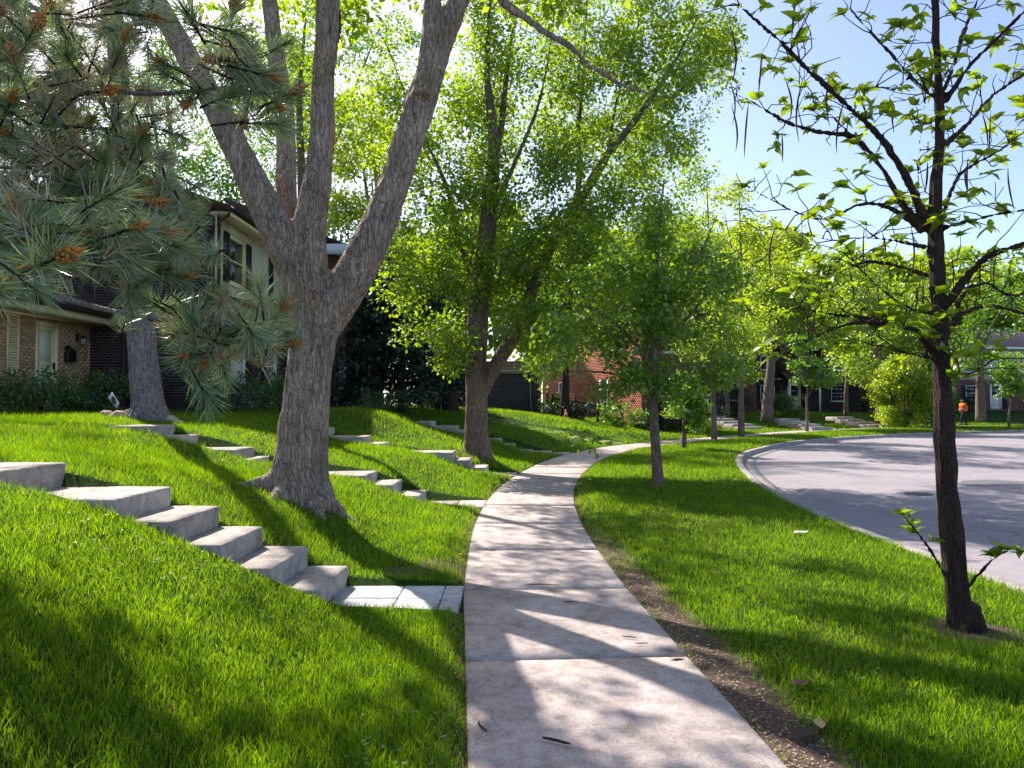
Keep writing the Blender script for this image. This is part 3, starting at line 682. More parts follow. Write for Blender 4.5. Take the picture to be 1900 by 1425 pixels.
def connect(acc, nodes_p, nodes_r, targets, rs, kr=.010, rmin=.004, sides=4, up=.12, maxr=.5, sub=4):
    """grow a branch from the nearest wood to every target, nearest targets first"""
    np_ = [np.asarray(nodes_p)]; NP = np_[0]; NR = np.asarray(nodes_r)
    d0 = np.array([np.min(np.linalg.norm(NP - t, axis=1)) for t in targets]); tips = []
    for i in np.argsort(d0):
        t = targets[i]; dv = t - NP; dist = np.linalg.norm(dv, axis=1) + np.maximum(0, -dv[:, 2]) * .7; j = dist.argmin()
        s = NP[j]; L = np.linalg.norm(t - s)
        if L < .05: tips.append((t, np.array([0, 0, 1.0]))); continue
        ts = np.linspace(0, 1, sub + 1)[:, None]; mid = s + (t - s) * .5 + np.array([0, 0, up * L]) + rs.normal(0, .07 * L, 3)
        C = s * (1 - ts) ** 2 + 2 * mid * ts * (1 - ts) + t * ts ** 2; C[1:-1] += rs.normal(0, .025 * L, C[1:-1].shape)
        r0 = min(NR[j] * .65, rmin + kr * L, maxr); r0 = max(r0, rmin); rad = np.linspace(r0, max(rmin * .7, r0 * .35), sub + 1)
        acc.tube(C, rad, sides, cap=False); NP = np.vstack([NP, C[1:]]); NR = np.concatenate([NR, rad[1:]]); tips.append((t, C[-1] - C[-2]))
    return tips, NP, NR
def bark_displace(V, Nn, amp, k=(16, 16, 2.6), seed=0):
    n1 = vnoise(V * np.array(k), seed); n2 = vnoise(V * np.array(k) * 2.1, seed + 1); n3 = vnoise(V * 3.0, seed + 2)
    rid = 1 - np.abs(n1 * 2 - 1); d = amp * (rid * 1.1 + .5 * n2 - 1.1) + amp * .9 * (n3 - .5)
    return V + Nn * d[:, None]
def remesh_wood(acc, voxel, amp, seed, name, smooth_it=4, k=(16, 16, 2.6)):
    me = acc.mesh('wood_tmp'); ob = bpy.data.objects.new('wood_tmp', me); COL.objects.link(ob)
    md = ob.modifiers.new('r', 'REMESH'); md.mode = 'VOXEL'; md.voxel_size = voxel
    sm = ob.modifiers.new('s', 'SMOOTH'); sm.iterations = smooth_it; sm.factor = .5
    dg = bpy.context.evaluated_depsgraph_get(); ev = ob.evaluated_get(dg); m2 = bpy.data.meshes.new_from_object(ev)
    bpy.data.objects.remove(ob, do_unlink=True); m2.name = name
    nv = len(m2.vertices); V = np.empty(nv * 3); m2.vertices.foreach_get('co', V); V = V.reshape(-1, 3); Nn = np.empty(nv * 3); m2.vertices.foreach_get('normal', Nn); Nn = Nn.reshape(-1, 3)
    V = bark_displace(V, Nn, amp, k, seed); m2.vertices.foreach_set('co', V.ravel()); m2.polygons.foreach_set('use_smooth', np.ones(len(m2.polygons), bool)); m2.update(); return m2
def make_tree(name, label, base, limbs, blobs, leafmat, barkmat, seed=0, n_leaf=40, Rc=.38, leaf=.10, sides=10, group=None, kr=.010, rmin=.005, cat='tree', flat=.7, droop=.25, up=.12, voxel=0, amp=.02, step=.25, extra_pts=None, sub=4, spray=2, bs=4):
    rs = np.random.RandomState(seed); root = empty(name, base, label, cat, group)
    w_ = Acc(); fine = Acc(); NP = []; NR = []
    for (pts, rad) in limbs:
        p, r = resample(pts, rad, step); w_.tube(p, r, sides if r[0] > .03 else 6); NP.append(p); NR.append(r)
    NP = np.concatenate(NP); NR = np.concatenate(NR)
    tg = blob_points(rs, blobs)
    if extra_pts is not None: tg = np.vstack([tg, extra_pts]) if len(tg) else np.asarray(extra_pts)
    tgt = fine if voxel else w_
    if len(tg):
        tips, NP2, NR2 = connect(tgt, NP, NR, tg, rs, kr, rmin, bs, up, sub=sub)
        c = [t for t, _ in tips]; LV = scatter_clusters(c, rs, n_leaf, Rc, leaf, flat, droop)
        for t, d in tips:                                        # small spray of twigs inside each clump
            for q in range(spray):
                e = t + rs.normal(0, .45 * Rc, 3); tgt.tube(np.array([t, (t + e) / 2 + rs.normal(0, .03, 3), e]), [rmin * .6, rmin * .5, rmin * .3], 3, cap=False)
    if voxel:
        me = remesh_wood(w_, voxel, amp, seed, 'trunk'); link('trunk', me, barkmat, root)
        if fine.v: fine.build('branches', barkmat, root, True)['kind'] = 'stuff'
    else:
        w_.build('trunk', barkmat, root, True)
    if len(tg):
        b = np.arange(len(LV)) * 4; a = Acc(); a.add(LV.reshape(-1, 3), np.concatenate([np.stack([b, b + 1, b + 2], 1), np.stack([b, b + 2, b + 3], 1)])); a.build('crown', leafmat, root)
    return root, NP
def pl(pts, Y, dY=0.0):
    """pixel polyline with widths -> world polyline and radii; depth drifts by dY towards the end"""
    n_ = len(pts); W_ = []; Rr = []
    for i, q in enumerate(pts):
        y = Y + dY * i / max(1, n_ - 1); W_.append(P(q[0], q[1], y)); Rr.append(q[2] * y / FPX / 2)
    return np.array(W_), np.array(Rr)

# --- the big forked maple by the steps
AY = 9.0; zb = h1(-2.5, 9.0)
trunkA = pl([(556, 945, 150), (556, 918, 138), (556, 885, 116), (560, 840, 103), (566, 760, 93), (574, 680, 90), (586, 600, 92), (588, 545, 104)], AY)
limbsA = [trunkA,
          pl([(578, 600, 80), (556, 520, 78), (520, 440, 70), (465, 330, 60), (402, 200, 52), (345, 100, 46), (290, 0, 40), (235, -120, 32), (170, -260, 22), (110, -420, 12)], AY, -.4),
          pl([(585, 600, 80), (572, 490, 76), (575, 420, 66), (590, 330, 54), (596, 250, 46), (600, 150, 46), (606, 50, 48), (610, -60, 44), (625, -220, 32), (650, -420, 14)], AY - .05, -.3),
          pl([(575, 520, 55), (545, 420, 46), (533, 370, 42), (530, 290, 39), (528, 210, 37), (512, 100, 35), (498, -20, 32), (480, -200, 22), (470, -380, 10)], AY + .1, 1.2),
          pl([(592, 610, 84), (628, 555, 82), (668, 490, 78), (705, 410, 68), (735, 330, 62), (760, 255, 60), (785, 175, 62), (815, 90, 48), (848, 10, 42), (880, -80, 38), (920, -220, 28), (980, -400, 12)], AY, .3),
          pl([(782, 180, 46), (795, 110, 42), (800, 40, 38), (806, -30, 32), (812, -60, 10)], AY, .15)]
# root flare
for ang, ln in ((-2.7, .62), (-1.9, .5), (-.9, .58), (-.2, .6), (.8, .5), (2.2, .5), (3.0, .55)):
    c0 = np.array([-2.47, 9.0, 0]); dv = np.array([math.cos(ang), math.sin(ang), 0]); q = []
    for t in (.12, .3, .62, 1.0):
        p_ = c0 + dv * ln * t * 1.25; z = h1(p_[0], p_[1]); q.append((p_[0], p_[1], z + [.45, .17, .035, -.07][[.12, .3, .62, 1.0].index(t)]))
    limbsA.append((np.array(q), np.array([.17, .14, .09, .05])))
over = pl([(890, -110, 26), (932, 0, 20), (968, 27, 17), (1016, 63, 15), (1053, 82, 14), (1090, 118, 12.5), (1127, 141, 11), (1164, 162, 10), (1204, 173, 8), (1248, 180, 6), (1290, 182, 4)], 9.1, -1.2)
limbsA.append((np.vstack([limbsA[4][0][9], over[0]]), np.concatenate([[.09], over[1]])))
blobsA = [((-7.0, 10.3, 8.1), (.85, .6, .35), 9), ((-5.9, 11.3, 8.2), (.9, .2, .2), 5), ((-4.4, 10.6, 8.0), (1.1, 1.0, .6), 14), ((-2.6, 12.4, 8.3), (1.7, .8, .7), 22), ((.0, 12.0, 8.6), (2.0, 1.6, 1.0), 30), ((-5.6, 9.5, 9.4), (2.2, 2.2, 1.0), 22), ((-3.2, 8.8, 10.2), (2.6, 2.6, 1.4), 30), ((-1.2, 10.5, 9.8), (2.4, 2.4, 1.3), 26), ((.8, 9.4, 8.8), (2.2, 1.8, 1.1), 30), ((-2.7, 11.2, 11.6), (2.8, 2.4, 1.3), 24)]
extraA = np.array([P(px, py, 8.4) for px, py in ((1075, 90), (1130, 175), (1180, 200), (1230, 215), (1010, 20), (1270, 150), (1300, 190))])
limbsA = [(p_, r_ * .93) for p_, r_ in limbsA]
treeA, npA = make_tree('maple_tree', 'big old maple with thick trunk forking into four limbs beside the near steps', (-2.5, 9.0, zb), limbsA, blobsA, M['maple_leaf'], M['bark_maple'], 11, 62, .46, .15, 20, None, .012, .006, voxel=.028, amp=.022, step=.12, extra_pts=extraA[:0])
# stripped bare wood on the middle limb, and the hanging strip of bark
a = Acc(); sp_ = pl([(613, 285, 12), (614, 250, 18), (613, 210, 18), (611, 170, 13), (610, 150, 6)], AY - .13); a.tube(sp_[0], sp_[1], 8); a.build('stripped_wood', M['bare_wood'], treeA, True)
a = Acc(); a.tube(*pl([(629, 20, 6), (630, 50, 7), (628, 80, 3)], AY - .05), 5); a.build('bark_strip', M['bark_dark'], treeA, True)

# --- the second maple, two stems, over the bend of the path
BY = 18.6
limbsB = [pl([(886, 856, 72), (886, 840, 54), (884, 800, 45), (884, 740, 40), (883, 680, 40), (886, 610, 41), (888, 560, 39), (896, 500, 38), (903, 440, 36), (910, 370, 30), (916, 290, 24), (914, 230, 20), (905, 160, 14), (905, 60, 10), (915, -60, 5)], BY, -.3),
          pl([(886, 770, 16), (898, 722, 24), (926, 668, 28), (955, 620, 27), (985, 545, 24), (1015, 470, 24), (1050, 410, 22), (1095, 340, 20), (1125, 290, 17), (1165, 240, 14), (1210, 180, 11), (1260, 100, 7), (1300, 20, 4)], BY, -.9),
          pl([(916, 300, 18), (930, 230, 14), (938, 160, 11), (945, 90, 9), (960, 20, 6), (970, -60, 4)], BY, .5),
          pl([(1065, 385, 12), (1075, 330, 12), (1072, 250, 10), (1080, 170, 8), (1085, 80, 6), (1090, -20, 3)], BY, .6),
          pl([(893, 540, 20), (865, 480, 15), (845, 420, 12), (830, 350, 10), (790, 260, 7), (750, 170, 5), (720, 90, 4), (690, 40, 3)], BY, .4),
          pl([(905, 400, 14), (935, 345, 12), (965, 280, 9), (1000, 190, 7), (1020, 90, 5), (1030, 0, 3)], BY, -.7),
          pl([(1130, 290, 9), (1135, 240, 8), (1150, 160, 6), (1180, 60, 4), (1200, -20, 3)], BY, -1.0)]
def bl(px, py, Y, rx, ry, rz, n_):
    return (P(px, py, Y), (rx, ry, rz), n_)
blobsB = [bl(1010, 240, 22, 1.8, 1.6, 1.3, 44), bl(1130, 210, 23, 1.9, 1.7, 1.4, 46), bl(1230, 290, 22.5, 1.6, 1.6, 1.3, 36), bl(900, 200, 21.5, 1.4, 1.4, 1.3, 26), bl(1270, 150, 21, 1.2, 1.4, 1.6, 26), bl(1060, 60, 22, 2.2, 1.6, 1.2, 34), bl(1310, 40, 20, .9, 1.2, 1.2, 16), bl(790, 260, 19.5, 1.6, 1.4, 1.3, 46), bl(800, 560, 18.3, 1.01, 1.00, 1.17, 39), bl(780, 420, 18.9, 1.06, 1.00, 1.38, 36), bl(880, 470, 18.5, 0.95, 1.20, 1.70, 47), bl(980, 460, 18.0, 1.17, 1.20, 1.48, 57), bl(1080, 480, 17.7, 1.17, 1.30, 1.27, 57), bl(1160, 560, 17.9, 0.95, 1.20, 0.95, 39),
          bl(1010, 620, 17.3, 1.06, 0.90, 0.58, 39), bl(850, 655, 17.7, 0.45, 0.50, 0.48, 12), bl(925, 330, 18.7, 1.38, 1.30, 1.27, 44), bl(1060, 330, 18.1, 1.27, 1.30, 1.27, 44), bl(1190, 400, 18.1, 1.17, 1.20, 1.27, 39), bl(960, 180, 18.7, 1.48, 1.30, 1.38, 39), bl(1100, 160, 18.5, 1.59, 1.30, 1.38, 47),
          bl(1220, 210, 17.7, 1.17, 1.20, 1.38, 31), bl(850, 130, 19.1, 1.17, 1.20, 1.27, 18), bl(720, 140, 19.3, 0.95, 0.90, 1.38, 21), bl(1000, 30, 18.7, 1.80, 1.40, 1.17, 34), bl(1180, 40, 18.3, 1.59, 1.40, 1.06, 34), bl(1280, 90, 17.9, 0.95, 1.00, 1.27, 23), bl(1060, -100, 18.6, 3.18, 2.00, 1.27, 47), bl(850, -90, 18.9, 2.12, 1.60, 1.06, 23)]
make_tree('maple_tree', 'tall two-stemmed maple with ridged grey-brown trunk at the bend of the sidewalk', (-.84, 18.6, h1(-.84, 18.6)), limbsB, blobsB, M['maple_leaf'], M['bark_grey'], 12, 112, .50, .105, 14, None, .010, .006, voxel=.036, amp=.020, step=.2)

limbsD = [(np.array([(-4.45, 16.4, 1.0), (-4.42, 16.4, 3.5), (-4.5, 16.5, 6.0), (-4.6, 16.6, 8.2), (-4.5, 16.7, 10)]), np.array([.15, .12, .10, .06, .02]))]  # added tree, its crown set where it throws dappled shade on the path
make_tree('maple_tree', 'slim maple added behind the big forked maple to dapple the path with shade', (-4.45, 16.4, h1(-4.45, 16.4)), limbsD, [((-5.3, 15.4, 8.4), (1.3, 1.2, .8), 22), ((-4.4, 17.6, 8.6), (1.5, 1.3, .9), 26), ((-5.2, 18.8, 8.6), (1.2, 1.0, .8), 18), ((-3.6, 16.2, 7.2), (.9, .9, .6), 10), ((-4.9, 16.6, 10.0), (1.6, 1.5, .8), 18)], M['maple_leaf'], M['bark_grey'], 19, 60, .44, .12, 10, None, .010, .006, step=.2)

# --- young tree on the boulevard
limbsC = [pl([(1223, 912, 34), (1222, 900, 24), (1217, 840, 19), (1213, 770, 18), (1212, 690, 17), (1213, 600, 14), (1217, 520, 11), (1222, 440, 8), (1228, 380, 5), (1232, 330, 3)], 14.3),
          pl([(1212, 690, 9), (1180, 640, 7), (1140, 600, 6), (1090, 570, 4), (1040, 560, 3)], 14.3, -.6), pl([(1213, 660, 9), (1250, 620, 8), (1300, 560, 6), (1350, 500, 5), (1390, 460, 3)], 14.3, .5),
          pl([(1213, 720, 8), (1170, 700, 6), (1110, 690, 5), (1060, 690, 3)], 14.3, .4), pl([(1214, 600, 8), (1260, 540, 6), (1300, 470, 5), (1330, 400, 3)], 14.3, -.6), pl([(1212, 740, 4), (1190, 770, 3), (1150, 805, 2.5), (1110, 815, 2)], 14.3, -.5)]
blobsC = [bl(1090, 620, 13.9, .9, .8, .5, 34), bl(1180, 600, 14.1, .8, .9, .7, 40), bl(1270, 600, 14.4, .75, .8, .6, 34), bl(1225, 500, 14.3, .85, .8, .75, 42), bl(1300, 510, 14.2, .7, .7, .55, 22), bl(1130, 520, 14.4, .7, .7, .55, 22), bl(1235, 410, 14.3, .5, .5, .5, 14), bl(1130, 700, 14.1, .8, .7, .4, 26), bl(1310, 680, 14.4, .6, .7, .45, 20), bl(1110, 812, 13.8, .35, .3, .08, 2), bl(1240, 700, 14.3, .45, .5, .35, 14), bl(1020, 680, 14.0, .35, .4, .28, 8)]
make_tree('young_ash_tree', 'slender young tree with grey trunk growing alone in the middle of the grass boulevard', (2.72, 14.3, .03), limbsC, blobsC, M['young_leaf'], M['bark_grey'], 13, 62, .30, .10, 10, None, .008, .004, voxel=.016, amp=.010, step=.12)

# --- the catalpa by the road, every leaf and pod its own part
KY = 5.3
limbsK = [pl([(1790, 1200, 84), (1787, 1180, 66), (1782, 1140, 56), (1772, 1060, 51), (1763, 960, 48), (1754, 840, 47), (1748, 720, 39), (1745, 620, 34), (1740, 520, 33), (1736, 460, 37), (1734, 400, 33), (1738, 330, 26), (1744, 250, 22), (1742, 170, 19), (1737, 80, 18), (1735, 0, 16), (1736, -90, 13), (1740, -220, 8)], KY),
  pl([(1718, 410, 22), (1700, 372, 18), (1675, 316, 17), (1633, 253, 16), (1588, 211, 12), (1542, 168, 11), (1500, 130, 9), (1450, 80, 7), (1395, 30, 5), (1350, -10, 3)], KY, -.5),
  pl([(1716, 425, 20), (1688, 396, 16), (1654, 344, 13), (1630, 302, 11), (1584, 256, 10), (1540, 248, 9), (1490, 238, 8), (1440, 216, 7), (1390, 186, 5), (1345, 165, 3)], KY, .4),
  pl([(1584, 256, 7), (1546, 218, 5), (1510, 190, 4), (1470, 150, 3)], KY + .15, .3),
  pl([(1712, 430, 16), (1680, 402, 12), (1630, 379, 10), (1588, 381, 9), (1535, 407, 8), (1480, 395, 6), (1430, 370, 5), (1385, 345, 3)], KY, .6),
  pl([(1716, 458, 11), (1660, 447, 7), (1600, 441, 6), (1545, 446, 5), (1490, 432, 4), (1440, 424, 3)], KY, -.7),
  pl([(1754, 268, 14), (1798, 228, 10), (1823, 197, 9), (1858, 165, 7), (1905, 135, 6), (1960, 100, 4)], KY, .4),
  pl([(1753, 190, 11), (1798, 123, 9), (1837, 84, 8), (1905, 18, 6), (1960, -40, 4)], KY, -.4),
  pl([(1748, 175, 10), (1770, 119, 8), (1790, 55, 8), (1816, -5, 6), (1840, -70, 4)], KY, .5),
  pl([(1748, 400, 9), (1781, 325, 8), (1851, 281, 6), (1905, 240, 5), (1960, 200, 3)], KY, .6),
  pl([(1740, 425, 12), (1798, 411, 8), (1851, 397, 7), (1905, 389, 6), (1970, 370, 4)], KY, -.5),
  pl([(1738, 185, 8), (1707, 158, 7), (1686, 137, 7), (1658, 105, 6), (1605, 49, 6), (1568, 5, 5), (1540, -30, 3)], KY, .3),
  pl([(1690, 140, 5), (1660, 165, 4), (1625, 160, 4), (1600, 165, 3)], KY + .1, -.2),
  pl([(1748, 575, 20), (1765, 552, 18), (1798, 509, 16), (1826, 481, 14), (1856, 466, 12), (1905, 452, 11), (1970, 440, 7)], KY, -.5),
  pl([(1750, 625, 16), (1768, 603, 13), (1785, 582, 11), (1837, 568, 9), (1905, 584, 7), (1960, 600, 4)], KY, .5),
  pl([(1770, 590, 9), (1791, 540, 9), (1833, 526, 8), (1870, 548, 6), (1910, 540, 4)], KY + .1, .3),
  pl([(1740, 668, 22), (1722, 635, 20), (1700, 616, 15), (1675, 607, 12), (1623, 599, 10), (1581, 600, 8), (1535, 614, 6), (1485, 640, 5), (1440, 662, 3)], KY, -.6),
  pl([(1640, 600, 8), (1600, 588, 7), (1545, 584, 7), (1480, 572, 5), (1420, 582, 4), (1375, 596, 3)], KY - .2, -.5),
  pl([(1736, 515, 11), (1705, 506, 9), (1658, 491, 8), (1605, 486, 8), (1563, 502, 6), (1500, 511, 5), (1440, 506, 4), (1395, 490, 3)], KY, .7),
  pl([(1738, 580, 10), (1697, 576, 8), (1658, 554, 6), (1623, 526, 5), (1598, 498, 4), (1570, 470, 3)], KY, -.3),
  pl([(1742, 668, 7), (1700, 659, 5), (1658, 649, 5), (1620, 640, 4), (1590, 652, 3)], KY - .1, -.3),
  pl([(1716, 655, 5), (1753, 688, 5.5), (1781, 695, 5), (1816, 688, 4), (1836, 668, 3)], KY - .16, -.25),
  pl([(1758, 1075, 9), (1742, 1048, 7), (1718, 1008, 6), (1693, 976, 5), (1671, 954, 3)], KY, -.2),
  pl([(1782, 1120, 12), (1797, 1090, 8), (1821, 1060, 7), (1841, 1040, 6), (1863, 1024, 5), (1892, 1026, 3)], KY - .05, -.25),
  pl([(1706, 390, 4), (1704, 300, 4), (1714, 215, 3), (1722, 150, 2)], KY + .1, -.3)]
def catalpa():
    rs = np.random.RandomState(31); base = (3.1, 5.3, .03)
    root = empty('catalpa_tree', base, 'dark-barked catalpa with sparse lime leaves and hanging seed pods beside the road', 'tree')
    w_ = Acc(); fine = Acc(); NP = []; NR = []; ends = []
    for i, (pts, rad) in enumerate(limbsK):
        rad = rad * (.80 if i == 0 else .92); p, r = resample(pts, rad, .07); p[2:] += rs.normal(0, .0015, p[2:].shape); w_.tube(p, r, 16 if i == 0 else 8); NP.append(p); NR.append(r)
        if i: ends.append((p[-1], p[-1] - p[-4]))
        if i in (21, 22, 23): ends += [(p[-1 - k_] + rs.normal(0, .02, 3), np.array([0, 0, 1.0]) + rs.normal(0, .4, 3)) for k_ in (1, 2, 3, 4)]
    for ang in (.3, 1.6, 2.9, 4.1, 5.2):
        dv = np.array([math.cos(ang), math.sin(ang), 0]); c0 = np.array([3.1, 5.3, 0]); w_.tube(np.array([c0 + dv * .04 + [0, 0, .22], c0 + dv * .10 + [0, 0, .06], c0 + dv * .19 + [0, 0, -.03]]), [.045, .038, .02], 8)
    me = remesh_wood(w_, .0105, .0125, 5, 'trunk', 2, (32, 32, 4)); link('trunk', me, M['bark_catalpa'], root)
    NP = np.concatenate(NP); NR = np.concatenate(NR)
    # crooked twigs
    cand = np.where((NR < .028) & (NP[:, 2] > 1.2))[0]; tips = list(ends)
    for _ in range(340):
        j = rs.choice(cand); s = NP[j]; d = rs.normal(0, 1, 3); d[2] = abs(d[2]) * .8 + .1; d /= np.linalg.norm(d); L = rs.uniform(.10, .42); q = [s]
        for k_ in range(4): d = d + rs.normal(0, .33, 3); d /= np.linalg.norm(d); q.append(q[-1] + d * L / 4)
        fine.tube(np.array(q), np.linspace(.0045, .0022, 5), 5, cap=False); tips.append((q[-1], q[-1] - q[-2]))
        if rs.rand() < .55:
            d2 = d + rs.normal(0, .8, 3); d2 /= np.linalg.norm(d2); e = q[2] + d2 * L * .4; fine.tube(np.array([q[2], (q[2] + e) / 2 + rs.normal(0, .01, 3), e]), [.003, .0025, .002], 4, cap=False)
            if rs.rand() < .5: tips.append((e, d2))
    fine.build('twigs', M['bark_catalpa'], root, True)['kind'] = 'stuff'
    # leaf meshes: pointed hearts, folded on the midrib
    leaves = []
    for v in range(3):
        t = np.array([0, .12, .32, .55, .78, 1.0]); wv = np.array([.02, .24, .33, .27, .13, 0]) * [1, .85, .7][v]; a = Acc(); V = []
        for i in range(6):
            zz = -[.22, .38, .55][v] * t[i] ** 2; V += [(-wv[i], t[i] - (.05 if i == 1 else 0), zz + wv[i] * .38 + .03 * math.sin(i * 2.1)), (0, t[i], zz), (wv[i], t[i] - (.05 if i == 1 else 0), zz + wv[i] * .38 - .03 * math.sin(i * 1.7))]
        f = []
        for i in range(5): f += [(3 * i, 3 * i + 1, 3 * i + 4, 3 * i + 3), (3 * i + 1, 3 * i + 2, 3 * i + 5, 3 * i + 4)]
        a.add(V, f); me = a.mesh('leaf', True); me.materials.append(M['catalpa_leaf']); leaves.append(me)
    inv = Matrix.Translation(-Vector(base)); n_ = 0; rs.shuffle(tips); tips = ends + [t for t in tips if not any(t[0] is e[0] for e in ends)]
    over_ = []
    for ti, (p, d) in enumerate(tips):
        d = d / (np.linalg.norm(d) + 1e-9); cnt = rs.randint(4, 8) if rs.rand() < .9 else 0
        for k_ in range(cnt):
            th = 2 * math.pi * k_ / max(1, cnt) + rs.uniform(-.4, .4); out = np.array([math.cos(th), math.sin(th), rs.uniform(-.25, .8)]) + d * .6; out /= np.linalg.norm(out)
            sc = rs.uniform(.04, .108) * (1.0 if rs.rand() < .85 else 1.25)
            nrm = np.array([rs.normal(0, .4), rs.normal(0, .4), 1.0]); x_ = np.cross(out, nrm); x_ /= np.linalg.norm(x_); z_ = np.cross(x_, out)
            mt_ = Matrix(((x_[0] * sc, out[0] * sc, z_[0] * sc, p[0]), (x_[1] * sc, out[1] * sc, z_[1] * sc, p[1]), (x_[2] * sc, out[2] * sc, z_[2] * sc, p[2]), (0, 0, 0, 1)))
            if n_ < 298:
                o = bpy.data.objects.new('leaf', leaves[rs.randint(3)]); COL.objects.link(o); o.parent = root; o.matrix_parent_inverse = inv; o.matrix_basis = mt_; n_ += 1
            else: over_.append((mt_, rs.randint(3)))
    if over_:
        a = Acc()
        for mt_, v in over_:
            me = leaves[v]; V = np.empty(len(me.vertices) * 3); me.vertices.foreach_get('co', V); V = V.reshape(-1, 3); A = np.array(mt_); a.add(V @ A[:3, :3].T + A[:3, 3], [tuple(p_.vertices) for p_ in me.polygons])
        o = a.build('small_leaves', M['catalpa_leaf'], root, True); o['kind'] = 'stuff'
    # pods
    pods = [(1480, 140, 120), (1380, 60, 90), (1255, 170, 110), (1300, 280, 90), (1388, 170, 110), (1430, 280, 60), (1540, 170, 110), (1650, 170, 70), (1340, 300, 90), (1293, 260, 85), (1825, 190, 70), (1838, 200, 90), (1848, 350, -70), (1812, 360, -50), (1890, 370, -80), (1690, 410, 100), (1580, 370, 90), (1700, 480, 90), (1558, 480, 70), (1440, 500, 60), (1500, 520, 70), (1860, 450, 60), (1820, 470, 80), (1718, 350, -60), (1510, 20, -70), (1625, 390, 50), (1430, 110, 90), (1570, 90, 100), (1710, 80, 90), (1772, 470, 60)]
    for i, (px, py, ln) in enumerate(pods):
        y = KY + rs.uniform(-.35, .35); s = P(px, py, y); j = np.linalg.norm(NP - s, axis=1).argmin(); v_ = s - NP[j]; s = NP[j] + v_ * min(1, .10 / (np.linalg.norm(v_) + 1e-6)) + [0, 0, -.03]; L = abs(ln) * y / FPX; q = []; sg = 1 if ln > 0 else -1; cv = rs.uniform(-.16, .16) * L; cv2 = rs.uniform(-.08, .08) * L
        for t in np.linspace(0, 1, 7): q.append(s + np.array([cv * math.sin(t * 2.4) + cv2 * t, cv2 * math.sin(t * 3), -sg * L * t]))
        a = Acc(); a.tube(np.array(q), np.array([.0016, .004, .0058, .0062, .0058, .0042, .0012]) * rs.uniform(.85, 1.15), 6); a.build('seed_pod', M['pod'], root, True)
        j = np.linalg.norm(NP - s, axis=1).argmin(); b = Acc(); b.tube(np.array([NP[j], (NP[j] + s) / 2 + [0, 0, -.02], s]), [.0022, .0018, .0016], 4); b.build('stalk', M['bark_catalpa'], root)
catalpa()

# --- pines
def needle_mesh(seed, n_=170, Ln=.15, stem=.20, mat=None, spread=1.0):
    rs = np.random.RandomState(seed); a = Acc(); V = np.empty((n_, 5, 3)); t = rs.rand(n_) ** .8; s = np.stack([np.zeros(n_), np.zeros(n_), t * stem], 1)
    th = rs.uniform(0, 6.283, n_); el = np.clip(rs.normal(.9 - .35 * t, .28) * spread, .1, 1.7)
    d = np.stack([np.cos(th) * np.sin(el), np.sin(th) * np.sin(el), np.cos(el)], 1); L = Ln * rs.uniform(.7, 1.12, n_)[:, None]
    sd = np.cross(d, rs.normal(0, 1, (n_, 3))); sd /= np.linalg.norm(sd, axis=1, keepdims=True); w_ = .0020; bend = np.cross(d, sd) * rs.normal(0, .10, (n_, 1)) * L
    V[:, 0] = s - sd * w_; V[:, 1] = s + sd * w_; m_ = s + d * L * .55 + bend * .6; V[:, 2] = m_ + sd * w_ * .9; V[:, 3] = m_ - sd * w_ * .9; V[:, 4] = s + d * L
    b = np.arange(n_) * 5; a.add(V.reshape(-1, 3), np.stack([b, b + 1, b + 2, b + 3], 1)); a.f[(3, 0)] = [np.stack([b + 3, b + 2, b + 4], 1)]
    a.tube(np.array([[0, 0, -.04], [0, 0, stem * .5], [0, 0, stem]]), [.006, .005, .004], 5, mi=1)
    me = a.mesh('needle_tuft'); me.materials.append(mat); me.materials.append(M['bark_dark']); return me
TUFTS = [needle_mesh(s, 120, .15, .15, M['needle']) for s in (1, 2, 3)]; TAN = [needle_mesh(s, 80, .12, .16, M['needle_tan'], 1.35) for s in (4, 5)]
def cone_mesh(seed):
    rs = np.random.RandomState(seed); a = Acc()
    for i in range(46):
        u = i / 45; z = u * .05; th = i * 2.4 + rs.uniform(-.4, .4); r = .015 * math.sin(.5 + u * 2.3) * rs.uniform(.7, 1.1); c = np.array([math.cos(th) * r, math.sin(th) * r, z]); d = np.array([math.cos(th) * (1 - u * .6), math.sin(th) * (1 - u * .6), .7 + u]); d /= np.linalg.norm(d); L = rs.uniform(.006, .010)
        a.tube(np.array([c, c + d * L * .5, c + d * L]), [.0036, .0046, .0018], 5)
    a.tube(np.array([[0, 0, .045], [.001, 0, .065], [0, .001, .085]]), [.006, .005, .001], 5)
    me = a.mesh('pollen_cone', True); me.materials.append(M['pollen']); return me
CONES = [cone_mesh(1), cone_mesh(2)]
def place_axis(o, p, d, sc, roll, inv, root):
    q = Vector(d).to_track_quat('Z', 'Y').to_matrix().to_4x4(); o.parent = root; o.matrix_parent_inverse = inv
    o.matrix_basis = Matrix.Translation(Vector(p)) @ q @ Matrix.Rotation(roll, 4, 'Z') @ Matrix.Scale(sc, 4)
